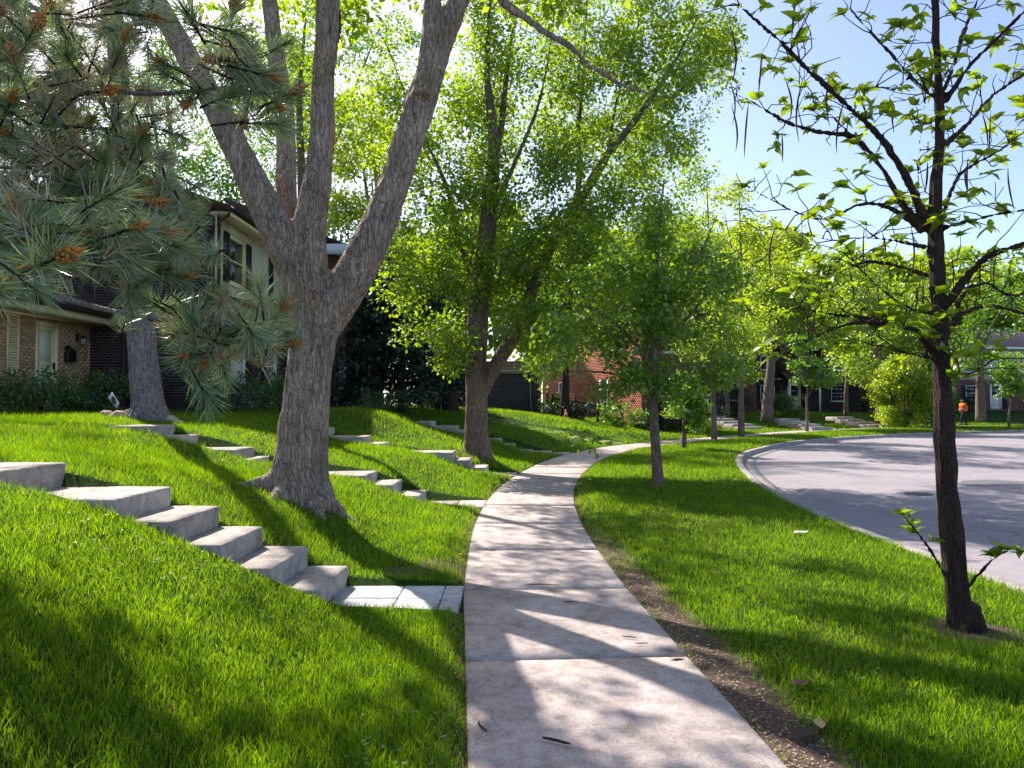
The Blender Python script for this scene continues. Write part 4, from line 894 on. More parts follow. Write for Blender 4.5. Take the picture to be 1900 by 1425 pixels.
def near_pine():
    rs = np.random.RandomState(17); base = (-5.4, 6.4, h1(-5.4, 6.4)); root = empty('pine_tree', base, 'long-needled pine whose boughs with orange pollen cones hang over the lawn', 'tree'); inv = Matrix.Translation(-Vector(base))
    w_ = Acc(); limbs = [(np.array([(-5.4, 6.4, base[2] - .2), (-5.35, 6.4, 3), (-5.3, 6.4, 5), (-5.25, 6.4, 7), (-5.2, 6.4, 8.5)]), np.array([.24, .19, .15, .08, .03]))]
    def bough(z, tgt, r=.045, sag=.25):
        s = np.array([-5.35, 6.4, z]); t = np.array(tgt); m_ = (s + t) / 2 + np.array([0, 0, sag]); q = np.array([s, s * .6 + m_ * .4, m_, m_ * .45 + t * .55 + [0, 0, .05], t]); q[1:4] += rs.normal(0, .13, (3, 3)); limbs.append((q, r * np.array([1, .85, .6, .38, .2])))
    bough(2.9, P(300, 470, 3.6)); bough(2.6, P(470, 610, 4.1), .04, .12); bough(4.0, P(520, 150, 4.6), .04, .2); bough(3.6, P(120, 230, 4.0)); bough(3.4, P(210, 330, 4.4), .04); bough(4.4, P(330, 40, 4.6), .04); bough(2.7, P(60, 420, 3.0), .035, .3); bough(4.6, P(120, 60, 4.8), .04); bough(3.0, P(400, 520, 4.6), .035, .2)
    for z in (6.4, 7.4): bough(z, (-5.4 + rs.uniform(-2, 2), 6.4 + rs.uniform(-2, 2), z + .3), .04)
    NP = []; NR = []
    for pts, rad in limbs: p, r = resample(pts, rad, .12); w_.tube(p, r, 12 if r[0] > .1 else 7); NP.append(p); NR.append(r)
    NP = np.concatenate(NP); NR = np.concatenate(NR)
    key = [(105, 480, 190), (30, 400, 150), (40, 300, 110), (150, 360, 110), (50, 260, 100), (260, 255, 105), (330, 250, 105), (120, 105, 100), (362, 345, 90), (300, 345, 100), (395, 548, 105), (482, 543, 110), (358, 588, 120), (520, 580, 105), (385, 655, 120), (492, 640, 105), (350, 660, 125), (405, 655, 100), (532, 635, 95), (290, 430, 140), (320, 455, 130), (245, 425, 150), (200, 420, 140), (170, 470, 150), (60, 500, 170), (270, 520, 120), (330, 510, 120),
           (350, 30, 150), (430, 25, 130), (490, 140, 130), (535, 175, 120), (450, 170, 120), (400, 110, 130), (60, 60, 130), (30, 120, 130), (140, 180, 110), (190, 170, 110), (230, 80, 110), (100, 20, 120), (180, 30, 120), (20, 190, 130), (80, 200, 110), (120, 260, 100), (180, 280, 100), (60, 350, 110), (200, 340, 110), (240, 365, 110), (110, 400, 130), (300, 295, 90), (215, 220, 95), (445, 600, 105), (430, 650, 95), (310, 570, 90), (270, 30, 120), (10, 30, 130), (15, 470, 150), (450, 560, 100), (500, 600, 90), (340, 620, 110), (140, 430, 150), (205, 490, 130), (300, 490, 120), (280, 380, 110), (345, 385, 105), (372, 402, 95), (318, 410, 110), (270, 340, 105), (240, 470, 120), (350, 450, 110), (130, 330, 110), (20, 250, 120), (90, 300, 110), (160, 230, 100), (310, 120, 100), (350, 190, 95), (385, 60, 120), (470, 110, 115), (515, 200, 105), (455, 215, 100), (230, 300, 95), (255, 545, 110), (420, 615, 100), (470, 640, 95)]
    tg = []; sc = []
    for px, py, s in key:
        y = .32 * FPX / s; tg.append(P(px, py, y)); sc.append(1.0)
    for _ in range(230):                                         # the thicket behind, towards the trunk
        px = rs.uniform(-160, 330) ; py = rs.uniform(-80, 430); y = rs.uniform(4.2, 6.6)
        if 170 < px < 330 and 120 < py < 330 and rs.rand() < .6: continue
        tg.append(P(px, py, y)); sc.append(rs.uniform(.8, 1.05))
    for _ in range(60):
        px = rs.uniform(-500, -60); py = rs.uniform(-300, 500); tg.append(P(px, py, rs.uniform(3.2, 6.5))); sc.append(1.0)
    for _ in range(16):
        th = rs.uniform(0, 6.28); r = rs.uniform(.4, 1.5); tg.append(np.array([-5.4 + r * math.cos(th), 6.4 + r * math.sin(th), rs.uniform(6.4, 8.6)])); sc.append(1.1)
    tg = np.array(tg); fine = Acc(); tips, _, _ = connect(fine, NP, NR, tg, rs, .011, .0045, 5, .10)
    w_.build('trunk', M['bark_pine'], root, True); fine.build('branches', M['bark_dark'], root, True)['kind'] = 'stuff'
    look = {tuple(np.round(t, 4)): i for i, t in enumerate(tg)}; nk = len(key); nt_ = 0; rest = {0: [], 1: []}
    order = sorted(tips, key=lambda q: look[tuple(np.round(q[0], 4))])
    for t, d in order:
        i = look[tuple(np.round(t, 4))]; d = d / (np.linalg.norm(d) + 1e-6); d = d + np.array([0, 0, .25]) + rs.normal(0, .25, 3); d /= np.linalg.norm(d)
        tan = rs.rand() < (.14 if i < nk else .38); inview = i < nk + 230
        for q in range(3 if i < nk and not tan else (2 if inview else 1)):
            tn = tan or (q == 2 and rs.rand() < .5)
            me = TAN[rs.randint(2)] if tn else TUFTS[rs.randint(3)]; dd = d + rs.normal(0, .5, 3) * (q > 0); dd /= np.linalg.norm(dd); pos = t - d * .12 - d * .10 * q + rs.normal(0, .05, 3) * (q > 0); scl = sc[i] * rs.uniform(.9, 1.15)
            if nt_ < 298 and inview:
                o = bpy.data.objects.new('needle_tuft', me); COL.objects.link(o); place_axis(o, pos, dd, scl, rs.uniform(0, 6.28), inv, root); nt_ += 1
            else:
                m4 = np.array(Vector(dd).to_track_quat('Z', 'Y').to_matrix()) * scl; rest[int(tn)].append((me, m4, pos))
        if (i < nk and rs.rand() < .66) or (i >= nk and inview and rs.rand() < .14):
            o = bpy.data.objects.new('pollen_cone', CONES[rs.randint(2)]); COL.objects.link(o); place_axis(o, t + d * .01, d, rs.uniform(1.1, 1.6), rs.uniform(0, 6.28), inv, root)
    a = Acc()
    for k_, L in rest.items():
        for me, m4, pos in L:
            V = np.empty(len(me.vertices) * 3); me.vertices.foreach_get('co', V); V = V.reshape(-1, 3) @ m4.T + pos; nq = sum(1 for p_ in me.polygons if p_.material_index == 0) // 2; b = np.arange(nq) * 5; a.add(V, np.stack([b, b + 1, b + 2, b + 3], 1), k_); a.f.setdefault((3, k_), []).append(np.stack([b + 3, b + 2, b + 4], 1) + a.n - len(V))
    o = a.build('needle_mass', [M['needle'], M['needle_tan']], root); o['kind'] = 'stuff'
near_pine()
def lawn_pine():
    rs = np.random.RandomState(23); Y = 14.6; b = P(278, 775, Y); root = empty('pine_tree', b, 'leaning grey pine trunk among the rocks at the end of the upper steps', 'tree')
    limbs = [pl([(282, 800, 86), (280, 776, 70), (275, 745, 58), (268, 690, 52), (262, 620, 50), (258, 560, 49), (250, 480, 46), (240, 380, 42), (228, 240, 38), (215, 60, 32), (200, -150, 24), (190, -380, 10)], Y)]
    for ang in (3.4, 4.2, 5.2, 6.0): 
        dv = np.array([math.cos(ang), math.sin(ang), 0]); c0 = np.array([b[0], b[1], h1(b[0], b[1])]); limbs.append((np.array([c0 + dv * .1 + [0, 0, .4], c0 + dv * .3 + [0, 0, .08], c0 + dv * .5 + [0, 0, -.06]]), np.array([.16, .10, .05])))
    blobs = [bl(200, 250, 14.6, 1.9, 1.6, 1.3, 40), bl(170, 60, 14.8, 2.0, 1.6, 1.3, 40), bl(250, -150, 14.6, 1.7, 1.5, 1.5, 40), bl(80, 380, 14.8, 1.3, 1.2, .7, 20), bl(330, 130, 14.8, 1.2, 1.0, 1.2, 20), bl(190, -380, 14.6, 1.0, 1.0, 1.2, 20), bl(420, 80, 15.0, 1.2, 1.2, .9, 22), bl(100, 240, 16.3, 1.9, 1.5, 1.0, 34), bl(-60, 300, 16.8, 1.9, 1.5, 1.0, 30)]
    NPs = []; NRs = []; w_ = Acc()
    for pts, rad in limbs: p, r = resample(pts, rad, .15); w_.tube(p, r, 14); NPs.append(p); NRs.append(r)
    me = remesh_wood(w_, .03, .024, 9, 'trunk', 3); link('trunk', me, M['bark_pine'], root)
    tg = blob_points(rs, blobs); fine = Acc(); tips, _, _ = connect(fine, np.concatenate(NPs), np.concatenate(NRs), tg, rs, .012, .007, 5, .05); fine.build('branches', M['bark_dark'], root, True)['kind'] = 'stuff'
    a = Acc(); n_ = 110; VV = []
    for t, d in tips:
        for c in range(3):
            d2 = d / (np.linalg.norm(d) + 1e-6) + rs.normal(0, .5, 3); d2 /= np.linalg.norm(d2); s = t + rs.normal(0, .16, 3); k = rs.normal(0, .75, (n_ // 3, 3)) + d2 * .9; k /= np.linalg.norm(k, axis=1, keepdims=True); L = rs.uniform(.12, .2, (n_ // 3, 1)); sd = np.cross(k, rs.normal(0, 1, k.shape)); sd /= np.linalg.norm(sd, axis=1, keepdims=True); s_ = s + d2 * rs.uniform(0, .2, (n_ // 3, 1))
            VV.append(np.stack([s_ - sd * .003, s_ + sd * .003, s_ + k * L], 1))
    VV = np.concatenate(VV); a.add(VV.reshape(-1, 3), np.arange(len(VV) * 3).reshape(-1, 3)); a.build('crown', M['needle'], root)
lawn_pine()

# ------------------------------------------------------------------ houses
def subwall(rects, w_, h_):
    """split a wall rectangle round its openings into solid strips"""
    xs = sorted({0, w_, *[v for r in rects for v in (r[0], r[1])]}); out = []
    for x0, x1 in zip(xs[:-1], xs[1:]):
        cut = sorted([(r[2], r[3]) for r in rects if r[0] < (x0 + x1) / 2 < r[1]]); z = 0
        for a0, a1 in cut:
            if a0 > z: out.append((x0, x1, z, a0))
            z = a1
        if z < h_: out.append((x0, x1, z, h_))
    return out
class Wall:
    """a wall plane: origin o, direction u (unit), outward normal n; builds in (s, z, depth) coordinates"""
    def __init__(self, o, u): self.o = np.array(o, float); self.u = np.array([u[0], u[1], 0], float); self.u /= np.linalg.norm(self.u); self.n = np.array([self.u[1], -self.u[0], 0])
    def pt(self, s, z, d): return self.o + self.u * s + self.n * d + np.array([0, 0, z])
    def box(self, a, s0, s1, z0, z1, d0, d1, mi=0, back=True):
        v = [self.pt(s, z, d) for z in (z0, z1) for d in (d0, d1) for s in (s0, s1)]
        a.add(v, [(0, 1, 3, 2), (4, 6, 7, 5), (2, 3, 7, 6), (0, 2, 6, 4), (1, 5, 7, 3)] + ([(0, 4, 5, 1)] if back else []), mi); return a
def brick_wall(W, w_, h_, holes, root, brick, mortar, budget=0, bl_=.215, bh=.075, gap=.011, zmin=0, zmax=None, smin=0, smax=None, bud_rect=None):
    a = Acc()
    for (s0, s1, z0, z1) in subwall(holes, w_, h_): W.box(a, s0, s1, z0, z1, -.18, 0)
    a.build('wall', mortar, root)
    zmax = h_ if zmax is None else zmax; smax = w_ if smax is None else smax
    rest = Acc(); unit = None; cnt = 0; r = 0; z = zmin
    while z + bh <= zmax + .03:
        s = smin - (bl_ / 2 if r % 2 else 0)
        while s < smax - .01:
            s0, s1 = max(s, smin) + gap / 2, min(s + bl_, smax) - gap / 2; z0, z1 = z + gap / 2, z + bh - gap / 2; segs = [(s0, s1)]
            for (h0, h1_, a0, a1) in holes:
                if a0 < z1 - .01 and a1 > z0 + .01:
                    segs = [q for (p, e) in segs for q in (((p, min(e, h0)), (max(p, h1_), e)))]; segs = [(p, e) for p, e in segs if e - p > .02]
            for p, e in segs:
                full = abs((e - p) - (bl_ - gap)) < 1e-6
                inb = bud_rect is None or (bud_rect[0] < p < bud_rect[1] and bud_rect[2] < z0 < bud_rect[3])
                d_ = .010
                if cnt < budget and full and inb:
                    if unit is None:
                        b = Acc(); v = [(x, y, zz) for zz in (0, bh - gap) for y in (-.03, d_) for x in (0, bl_ - gap)]
                        X = W.u; Nn = W.n; v = [tuple(X * q[0] + Nn * q[1] + np.array([0, 0, q[2]])) for q in v]
                        b.add(v, [(4, 6, 7, 5), (0, 1, 3, 2), (2, 3, 7, 6), (0, 2, 6, 4), (1, 5, 7, 3)]); unit = b.mesh('brick'); unit.materials.append(brick)
                    o = bpy.data.objects.new('brick', unit); COL.objects.link(o); o.parent = root; o.matrix_parent_inverse = Matrix.Translation(-Vector(root.location)); o.location = Vector(W.pt(p, z0, 0)); cnt += 1
                else:
                    W.box(rest, p, e, z0, z1, -.03, d_, 0, False)
            s += bl_
        z += bh; r += 1
    if rest.v:
        o = rest.build('brick_courses', brick, root); o['kind'] = 'stuff'
def window(W, root, s0, s1, z0, z1, frame, glass=None, rail=True, blind=False, fw=.06, mull=False):
    f = Acc()
    for q in ((s0, s1, z0, z0 + fw), (s0, s1, z1 - fw, z1)): W.box(f, *q, -.10, .015)
    for q in ((s0, s0 + fw, z0 + fw, z1 - fw), (s1 - fw, s1, z0 + fw, z1 - fw)): W.box(f, *q, -.10, .015)
    wd = f.build('window', frame, root)
    zs = [z0 + fw, (z0 + z1) / 2, z1 - fw] if rail else [z0 + fw, z1 - fw]
    for i in range(len(zs) - 1):
        p = Acc(); W.box(p, s0 + fw, s1 - fw, zs[i] + (.02 if i else 0), zs[i + 1] - (.02 if i + 1 < len(zs) - 1 else 0), -.09, -.06); p.build('pane', M['blind'] if (blind and i == 0) else M['glass'], wd)
    if rail: r_ = Acc(); W.box(r_, s0 + fw, s1 - fw, zs[1] - .02, zs[1] + .02, -.10, -.03); r_.build('sash_rail', frame, wd)
    if mull: r_ = Acc(); c = (s0 + s1) / 2; W.box(r_, c - .015, c + .015, z0 + fw, z1 - fw, -.10, -.045); r_.build('mullion', frame, wd)
    sl_ = Acc(); W.box(sl_, s0 - .05, s1 + .05, z0 - .07, z0, -.05, .06); sl_.build('sill', frame, wd)
    return wd
def shutter(W, root, s0, s1, z0, z1, mat, d=.014):
    a = Acc()
    for q in ((s0, s0 + .05, z0, z1), (s1 - .05, s1, z0, z1), (s0 + .05, s1 - .05, z0, z0 + .06), (s0 + .05, s1 - .05, z1 - .06, z1)): W.box(a, *q, d, d + .04)
    W.box(a, s0 + .05, s1 - .05, z0 + .06, z1 - .06, d, d + .008); sh = a.build('shutter', mat, root); n_ = int((z1 - z0 - .12) / .055); step = (z1 - z0 - .12) / n_
    un = None
    for i in range(n_):
        z = z0 + .06 + i * step
        v = [W.pt(s, zz, dd) for s in (s0 + .05, s1 - .05) for (zz, dd) in ((z, d + .034), (z + .008, d + .036), (z + step * .95, d + .012), (z + step * .85, d + .01))]
        b = Acc(); b.add(v, [(0, 1, 5, 4), (1, 2, 6, 5), (2, 3, 7, 6), (3, 0, 4, 7)]); b.build('slat', mat, sh)
def door(W, root, s0, s1, z0, z1, frame, leaf, glass_top=True, storm=False):
    f = Acc(); W.box(f, s0, s0 + .10, z0, z1, -.12, .03); W.box(f, s1 - .10, s1, z0, z1, -.12, .03); W.box(f, s0 + .10, s1 - .10, z1 - .10, z1, -.12, .03); f.build('door_frame', frame, root)
    l_ = Acc(); W.box(l_, s0 + .11, s1 - .11, z0 + .01, z1 - .11, -.10, -.05); d = l_.build('door', leaf, root); zm = (z0 + z1) / 2
    b = Acc()
    for q in ((s0 + .11, s0 + .19, z0 + .02, z1 - .12), (s1 - .19, s1 - .11, z0 + .02, z1 - .12), (s0 + .19, s1 - .19, zm - .04, zm + .04), (s0 + .19, s1 - .19, z1 - .20, z1 - .12), (s0 + .19, s1 - .19, z0 + .02, z0 + .12)): W.box(b, *q, -.05, -.02)
    b.build('rail', frame, d)
    if glass_top: g = Acc(); W.box(g, s0 + .19, s1 - .19, zm + .04, z1 - .20, -.05, -.042); g.build('pane', M['glass'] if glass_top is True else glass_top, d)
    h = Acc(); W.box(h, s1 - .165, s1 - .135, zm - .12, zm + .05, -.02, .03); h.build('handle', M['black'], d)
    return d
def roof_rows(W, s0, s1, d0, z0, d1, z1, root, mat, rows=10, th=.03, name='roof'):
    """pitched roof of lapped shingle courses between eave (d0,z0) and ridge (d1,z1)"""
    base = Acc(); q = [(d0, z0), (d1, z1), (d1, z1 - .12), (d0, z0 - .12)]
    v = [W.pt(s, z, d) for s in (s0, s1) for (d, z) in q]; base.add(v, [(0, 4, 5, 1), (1, 5, 6, 2), (2, 6, 7, 3), (3, 7, 4, 0), (0, 1, 2, 3), (7, 6, 5, 4)]); rf = base.build(name, mat, root)
    for i in range(rows):
        t0, t1 = i / rows, (i + 1.08) / rows; t1 = min(t1, 1)
        p = [(d0 + (d1 - d0) * t0, z0 + (z1 - z0) * t0 + th), (d0 + (d1 - d0) * t1, z0 + (z1 - z0) * t1 + .006), (d0 + (d1 - d0) * t0, z0 + (z1 - z0) * t0 + .002)]
        v = [W.pt(s, z, d) for s in (s0 - .01, s1 + .01) for (d, z) in p]; b = Acc(); b.add(v, [(0, 3, 4, 1), (0, 2, 5, 3)]); b.add(v, [(0, 1, 2), (3, 5, 4)]); b.build('shingle_course', mat, rf)
    return rf
def gutter(W, root, s0, s1, z, d, mat, name='gutter'):
    a = Acc(); W.box(a, s0, s1, z - .11, z, d, d + .015); W.box(a, s0, s1, z - .12, z - .105, d - .10, d + .015); W.box(a, s0, s1, z - .11, z, d - .10, d - .09); W.box(a, s0, s1, z - .015, z + .005, d, d + .025); a.build(name, mat, root)

# -- tan brick unit with the sheltered cream door (facade looks towards the path)
XA = -11.3
tA = empty('townhouse', (XA - 3, 16.5, 1.3), 'tan brick townhouse with cream door, louvred shutters and wide porch soffit', 'house', 'row of brick townhouses on the lawn')
WA = Wall((XA, 12.0, 1.25), (0, 1)); LA = 8.68
wz0, wz1 = .95, 2.3
brick_wall(WA, LA, 2.55, [(3.3, 5.0, wz0, wz1), (6.3, 7.2, .25, 2.28)], tA, M['tan_brick'], M['mortar_tan'], 290, bud_rect=(4.6, 9, .2, 2.5))
window(WA, tA, 3.3, 5.0, wz0, wz1, M['cream'], rail=False, mull=True); shutter(WA, tA, 5.22, 5.64, wz0, wz1 + .03, M['cream']); shutter(WA, tA, 2.85, 3.25, wz0, wz1 + .03, M['cream'])
dA = door(WA, tA, 6.3, 7.2, .25, 2.28, M['cream'], M['palegreen'], M['palegreen'])
a = Acc(); WA.box(a, 0, LA - .005, 2.36, 2.42, .0, .90); a.build('porch_soffit', M['cream_soffit'], tA)
a = Acc(); WA.box(a, 0, LA - .005, 2.33, 2.50, .905, .93); a.build('fascia', M['cream'], tA); gutter(WA, tA, 0, LA - .02, 2.60, 1.03, M['brown'])
roof_rows(WA, 0, LA - .02, .92, 2.55, -1.3, 4.1, tA, M['roof'], 12)
WU = Wall((XA - 1.25, 12.0, 4.9), (0, 1)); a = Acc(); WU.box(a, 0, LA - .02, 0, 2.0, -5, 0); a.build('upper_wall', M['brown'], tA)
roof_rows(WU, -.3, LA - .03, .35, 1.95, -2.6, 3.3, tA, M['roof'], 12, name='upper_roof')
a = Acc(); WA.box(a, 5.8, LA - .02, -.05, .22, 0, 1.0); a.build('porch_slab', M['step'], tA)
# wall lantern and mailbox are things of their own
L0 = WA.pt(8.02, 2.02, .0); t = empty('wall_lantern', L0, 'black wall lantern with clear glass beside the cream door', 'lamp')
a = Acc(); WA.box(a, 7.97, 8.07, 1.93, 2.11, .012, .03); a.build('back_plate', M['black'], t)
a = Acc(); pA = WA.pt(8.02, 2.06, .03); a.tube(np.array([pA, pA + [.07, 0, .06], pA + [.15, 0, .03], pA + [.15, 0, -.01]]), [.012, .011, .010, .010], 8); a.build('arm', M['black'], t, True)
c = pA + np.array([.15, 0, -.25]); a = Acc(); a.lathe([(0, .26), (.02, .25), (.09, .19), (.085, .175)], c, 6); a.build('cap', M['black'], t)
a = Acc(); a.lathe([(.072, .175), (.05, .02), (0, .02)], c, 6); a.build('glass', M['lamp_glass'], t)
a = Acc()
for i in range(6): th = i * math.pi / 3; a.tube(np.array([c + [.076 * math.cos(th), .076 * math.sin(th), .18], c + [.052 * math.cos(th), .052 * math.sin(th), .015]]), .006, 4)
a.lathe([(.055, .02), (.03, 0), (.008, -.04), (0, -.05)], c, 6); a.build('cage', M['black'], t)
t = empty('mailbox', WA.pt(7.65, 1.4, 0), 'black metal mailbox with scrolled paper hooks under the wall lantern', 'mailbox')
a = Acc(); WA.box(a, 7.46, 7.84, 1.36, 1.62, .012, .12); a.build('box', M['black'], t, bevel=.01)
a = Acc(); v = [WA.pt(s, z, d) for s in (7.45, 7.85) for (z, d) in ((1.72, .012), (1.72, .04), (1.625, .14), (1.61, .13))]; a.add(v, [(0, 1, 5, 4), (1, 2, 6, 5), (2, 3, 7, 6), (3, 0, 4, 7), (0, 3, 2, 1), (4, 5, 6, 7)]); a.build('lid', M['black'], t)
a = Acc(); WA.box(a, 7.5, 7.72, 1.69, 1.78, .02, .04); a.build('crest', M['black'], t)
for s in (7.56, 7.74):
    a = Acc(); q = [WA.pt(s, 1.36, .05)] + [WA.pt(s + .05 * math.sin(u), 1.29 - .045 * math.cos(u) + .03, .06) for u in np.linspace(-1.4, 2.2, 7)]; a.tube(np.array(q), .006, 5); a.build('paper_hook', M['black'], t)

# -- dark brick two-storey unit
XB, YB = -8.0, 20.7
tB = empty('townhouse', (XB - 3, YB + 4, 1.2), 'dark brick two-storey townhouse with pale upper siding and brown shutters', 'house', 'row of brick townhouses on the lawn')
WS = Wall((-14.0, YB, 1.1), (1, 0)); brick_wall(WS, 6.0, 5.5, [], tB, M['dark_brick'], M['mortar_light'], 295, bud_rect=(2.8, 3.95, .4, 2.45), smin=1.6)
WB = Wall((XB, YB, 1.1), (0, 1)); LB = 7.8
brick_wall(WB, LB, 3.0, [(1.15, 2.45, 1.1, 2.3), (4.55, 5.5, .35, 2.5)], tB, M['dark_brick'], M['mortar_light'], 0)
window(WB, tB, 1.15, 2.45, 1.1, 2.3, M['white'], rail=True, blind=True); shutter(WB, tB, .72, 1.1, 1.08, 2.32, M['shutter']); shutter(WB, tB, 2.5, 2.88, 1.08, 2.32, M['shutter'])
door(WB, tB, 4.55, 5.5, .35, 2.5, M['white'], M['white'])
a = Acc(); WB.box(a, 4.15, 4.5, .2, 2.55, .011, .06); a.build('pilaster', M['brown'], tB); a = Acc(); WB.box(a, 5.55, 5.9, .2, 2.55, .011, .06); a.build('pilaster', M['brown'], tB)
a = Acc()
for (s0, s1, z0, z1) in subwall([(1.05, 2.35, .85, 2.2)], LB, 2.55): WB.box(a, s0, s1, 3.02 + z0, 3.02 + z1, -.16, 0)
a.build('upper_wall', M['siding'], tB)
for i in range(int(LB / .16)):
    s = .05 + i * .16
    for (z0, z1) in ([(3.03, 5.55)] if not (1.0 < s < 2.4) else [(3.03, 3.85), (5.24, 5.55)]):
        b = Acc(); WB.box(b, s, s + .03, z0, z1, 0, .022); b.build('batten', M['siding'], tB)
window(WB, tB, 1.05, 2.35, 3.02 + .85, 3.02 + 2.2, M['cream'], fw=.07); shutter(WB, tB, .6, .98, 3.85, 5.24, M['shutter'], .024); shutter(WB, tB, 2.42, 2.8, 3.85, 5.24, M['shutter'], .024); shutter(WB, tB, 4.55, 4.95, 3.85, 5.24, M['shutter'], .024); window(WB, tB, 5.0, 6.3, 3.87, 5.22, M['cream'], fw=.07); shutter(WB, tB, 6.35, 6.75, 3.85, 5.24, M['shutter'], .024)
a = Acc(); WB.box(a, .0, .05, 3.0, 5.55, .024, .05); a.build('corner_trim', M['cream'], tB)
a = Acc(); WB.box(a, .12, .3, 3.03, 5.5, .024, .06); a.build('shutter_board', M['shutter'], tB)
a = Acc(); WB.box(a, -.02, LB, 5.56, 5.62, -.1, .42); a.build('soffit', M['cream_soffit'], tB); a = Acc(); WB.box(a, -.02, LB, 5.50, 5.72, .42, .445); a.build('fascia', M['cream'], tB); gutter(WB, tB, -.05, LB, 5.75, .54, M['brown'])
roof_rows(WB, -.25, LB, .45, 5.72, -3.6, 7.2, tB, M['roof'], 14)
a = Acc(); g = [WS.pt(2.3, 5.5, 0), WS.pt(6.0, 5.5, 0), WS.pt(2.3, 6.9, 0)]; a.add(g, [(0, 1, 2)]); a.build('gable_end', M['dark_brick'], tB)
dp = Acc(); dp.tube(np.array([WS.pt(3.62, 2.5, .06), WS.pt(3.62, 1.2, .06), WS.pt(3.62, .05, .06), WS.pt(3.72, -.02, .2)]), .045, 8); dp.build('downpipe', M['brown'], tB, True)
dp = Acc(); dp.tube(np.array([WB.pt(0, 5.68, .46), WB.pt(.02, 5.5, .36), WB.pt(.03, 5.38, .12), WB.pt(.03, 5.0, .09)]), .04, 8); dp.build('downpipe', M['brown'], tB, True)

# -- red brick unit behind the maple
tC = empty('townhouse', (-10, 31, 1.2), 'red brick townhouse with white fascia, partly behind the big maple', 'house', 'row of brick townhouses on the lawn')
W1 = Wall((-12, 28.6, 1.1), (1, 0)); brick_wall(W1, 5.4, 6.0, [], tC, M['brown_brick'], M['mortar_grey'])
W2 = Wall((-6.6, 28.6, 1.1), (0, 1)); brick_wall(W2, 7.4, 6.0, [(.85, 2.0, 1.0, 2.3), (3.6, 4.6, .3, 2.4), (.85, 2.0, 3.9, 5.2)], tC, M['brown_brick'], M['mortar_grey'])
window(W2, tC, .85, 2.0, 1.0, 2.3, M['white']); window(W2, tC, .85, 2.0, 3.9, 5.2, M['white']); door(W2, tC, 3.6, 4.6, .3, 2.4, M['white'], M['brown'])
shutter(W2, tC, .4, .8, 1.0, 2.3, M['shutter']); shutter(W2, tC, 2.05, 2.45, 1.0, 2.3, M['shutter'])
a = Acc(); W2.box(a, -.4, 7.4, 6.0, 6.06, -.1, .5); a.build('soffit', M['white'], tC); a = Acc(); W2.box(a, -.42, 7.4, 5.9, 6.28, .5, .53); W2.box(a, -.44, -.41, 5.9, 6.28, -5, .53); a.build('fascia', M['white'], tC); roof_rows(W2, -.4, 7.4, .5, 6.28, -4, 8.0, tC, M['roof'], 14)

# -- low dark garage block with tan fascia
tG = empty('garage_block', (-1.6, 41, .5), 'low dark brick garage block with deep tan fascia behind the lawn', 'garage')
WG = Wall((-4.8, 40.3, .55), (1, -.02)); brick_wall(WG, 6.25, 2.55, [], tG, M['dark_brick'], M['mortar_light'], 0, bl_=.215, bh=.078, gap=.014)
for i in range(3):
    a = Acc(); WG.box(a, -.15, 6.4, 2.5 + i * .2, 2.69 + i * .2, -.05, .16 + .012 * i); a.build('fascia_board', M['tan_fascia'], tG)
a = Acc(); WG.box(a, -.1, 6.35, 3.1, 3.16, -6, .2); a.build('roof', M['roof'], tG); WGs = Wall(WG.pt(6.25, 0, 0), (0.05, 1)); a = Acc(); WGs.box(a, 0, 6, 0, 3.1, -.2, 0); a.build('side_wall', M['dark_brick'], tG)
a = Acc(); a.tube(np.array([WG.pt(5.75, 2.2, .06), WG.pt(5.76, 1.2, .05), WG.pt(5.82, .5, .06), WG.pt(5.83, .15, .08)]), .03, 6); a.build('conduit', M['grey_metal'], tG, True)

# -- sunlit red brick house beyond
tR = empty('townhouse', (6, 46, .6), 'sunlit orange-red brick townhouse half hidden by the young tree', 'house')
WR = Wall((2.0, 50.5, .5), (.35, -.936)); brick_wall(WR, 12.8, 5.6, [(2.6, 3.5, 1.0, 2.3), (8.2, 9.2, .3, 2.3), (4.6, 5.6, 3.6, 4.8)], tR, M['red_brick'], M['mortar_tan'], 0, bl_=.23, bh=.09, gap=.014)
window(WR, tR, 2.6, 3.5, 1.0, 2.3, M['white'], blind=True); door(WR, tR, 8.2, 9.2, .3, 2.3, M['white'], M['white']); window(WR, tR, 4.6, 5.6, 3.6, 4.8, M['white'])
WR2 = Wall(WR.pt(12.8, 0, 0), (.936, .35)); brick_wall(WR2, 3.4, 5.6, [(1.1, 2.2, 1, 2.3), (1.1, 2.2, 3.6, 4.8)], tR, M['brown_brick'], M['mortar_grey'], 0, bl_=.23, bh=.09, gap=.014)
for (s, z, e) in ((1.1, 1, 2.3), (1.1, 3.6, 4.8)): window(WR2, tR, s, s + 1.1, z, e, M['white'])
a = Acc(); v = [WR.pt(-.4, 5.6, .4), WR.pt(13.2, 5.6, .4), WR.pt(13.2, 5.6, -3.8), WR.pt(-.4, 5.6, -3.8), WR.pt(-.4, 6.9, -1.7), WR.pt(13.2, 6.9, -1.7)]; a.add(v, [(0, 1, 5, 4), (2, 3, 4, 5), (0, 3, 2, 1)]); a.add(v, [(1, 2, 5), (3, 0, 4)]); a.build('roof', M['roof'], tR)

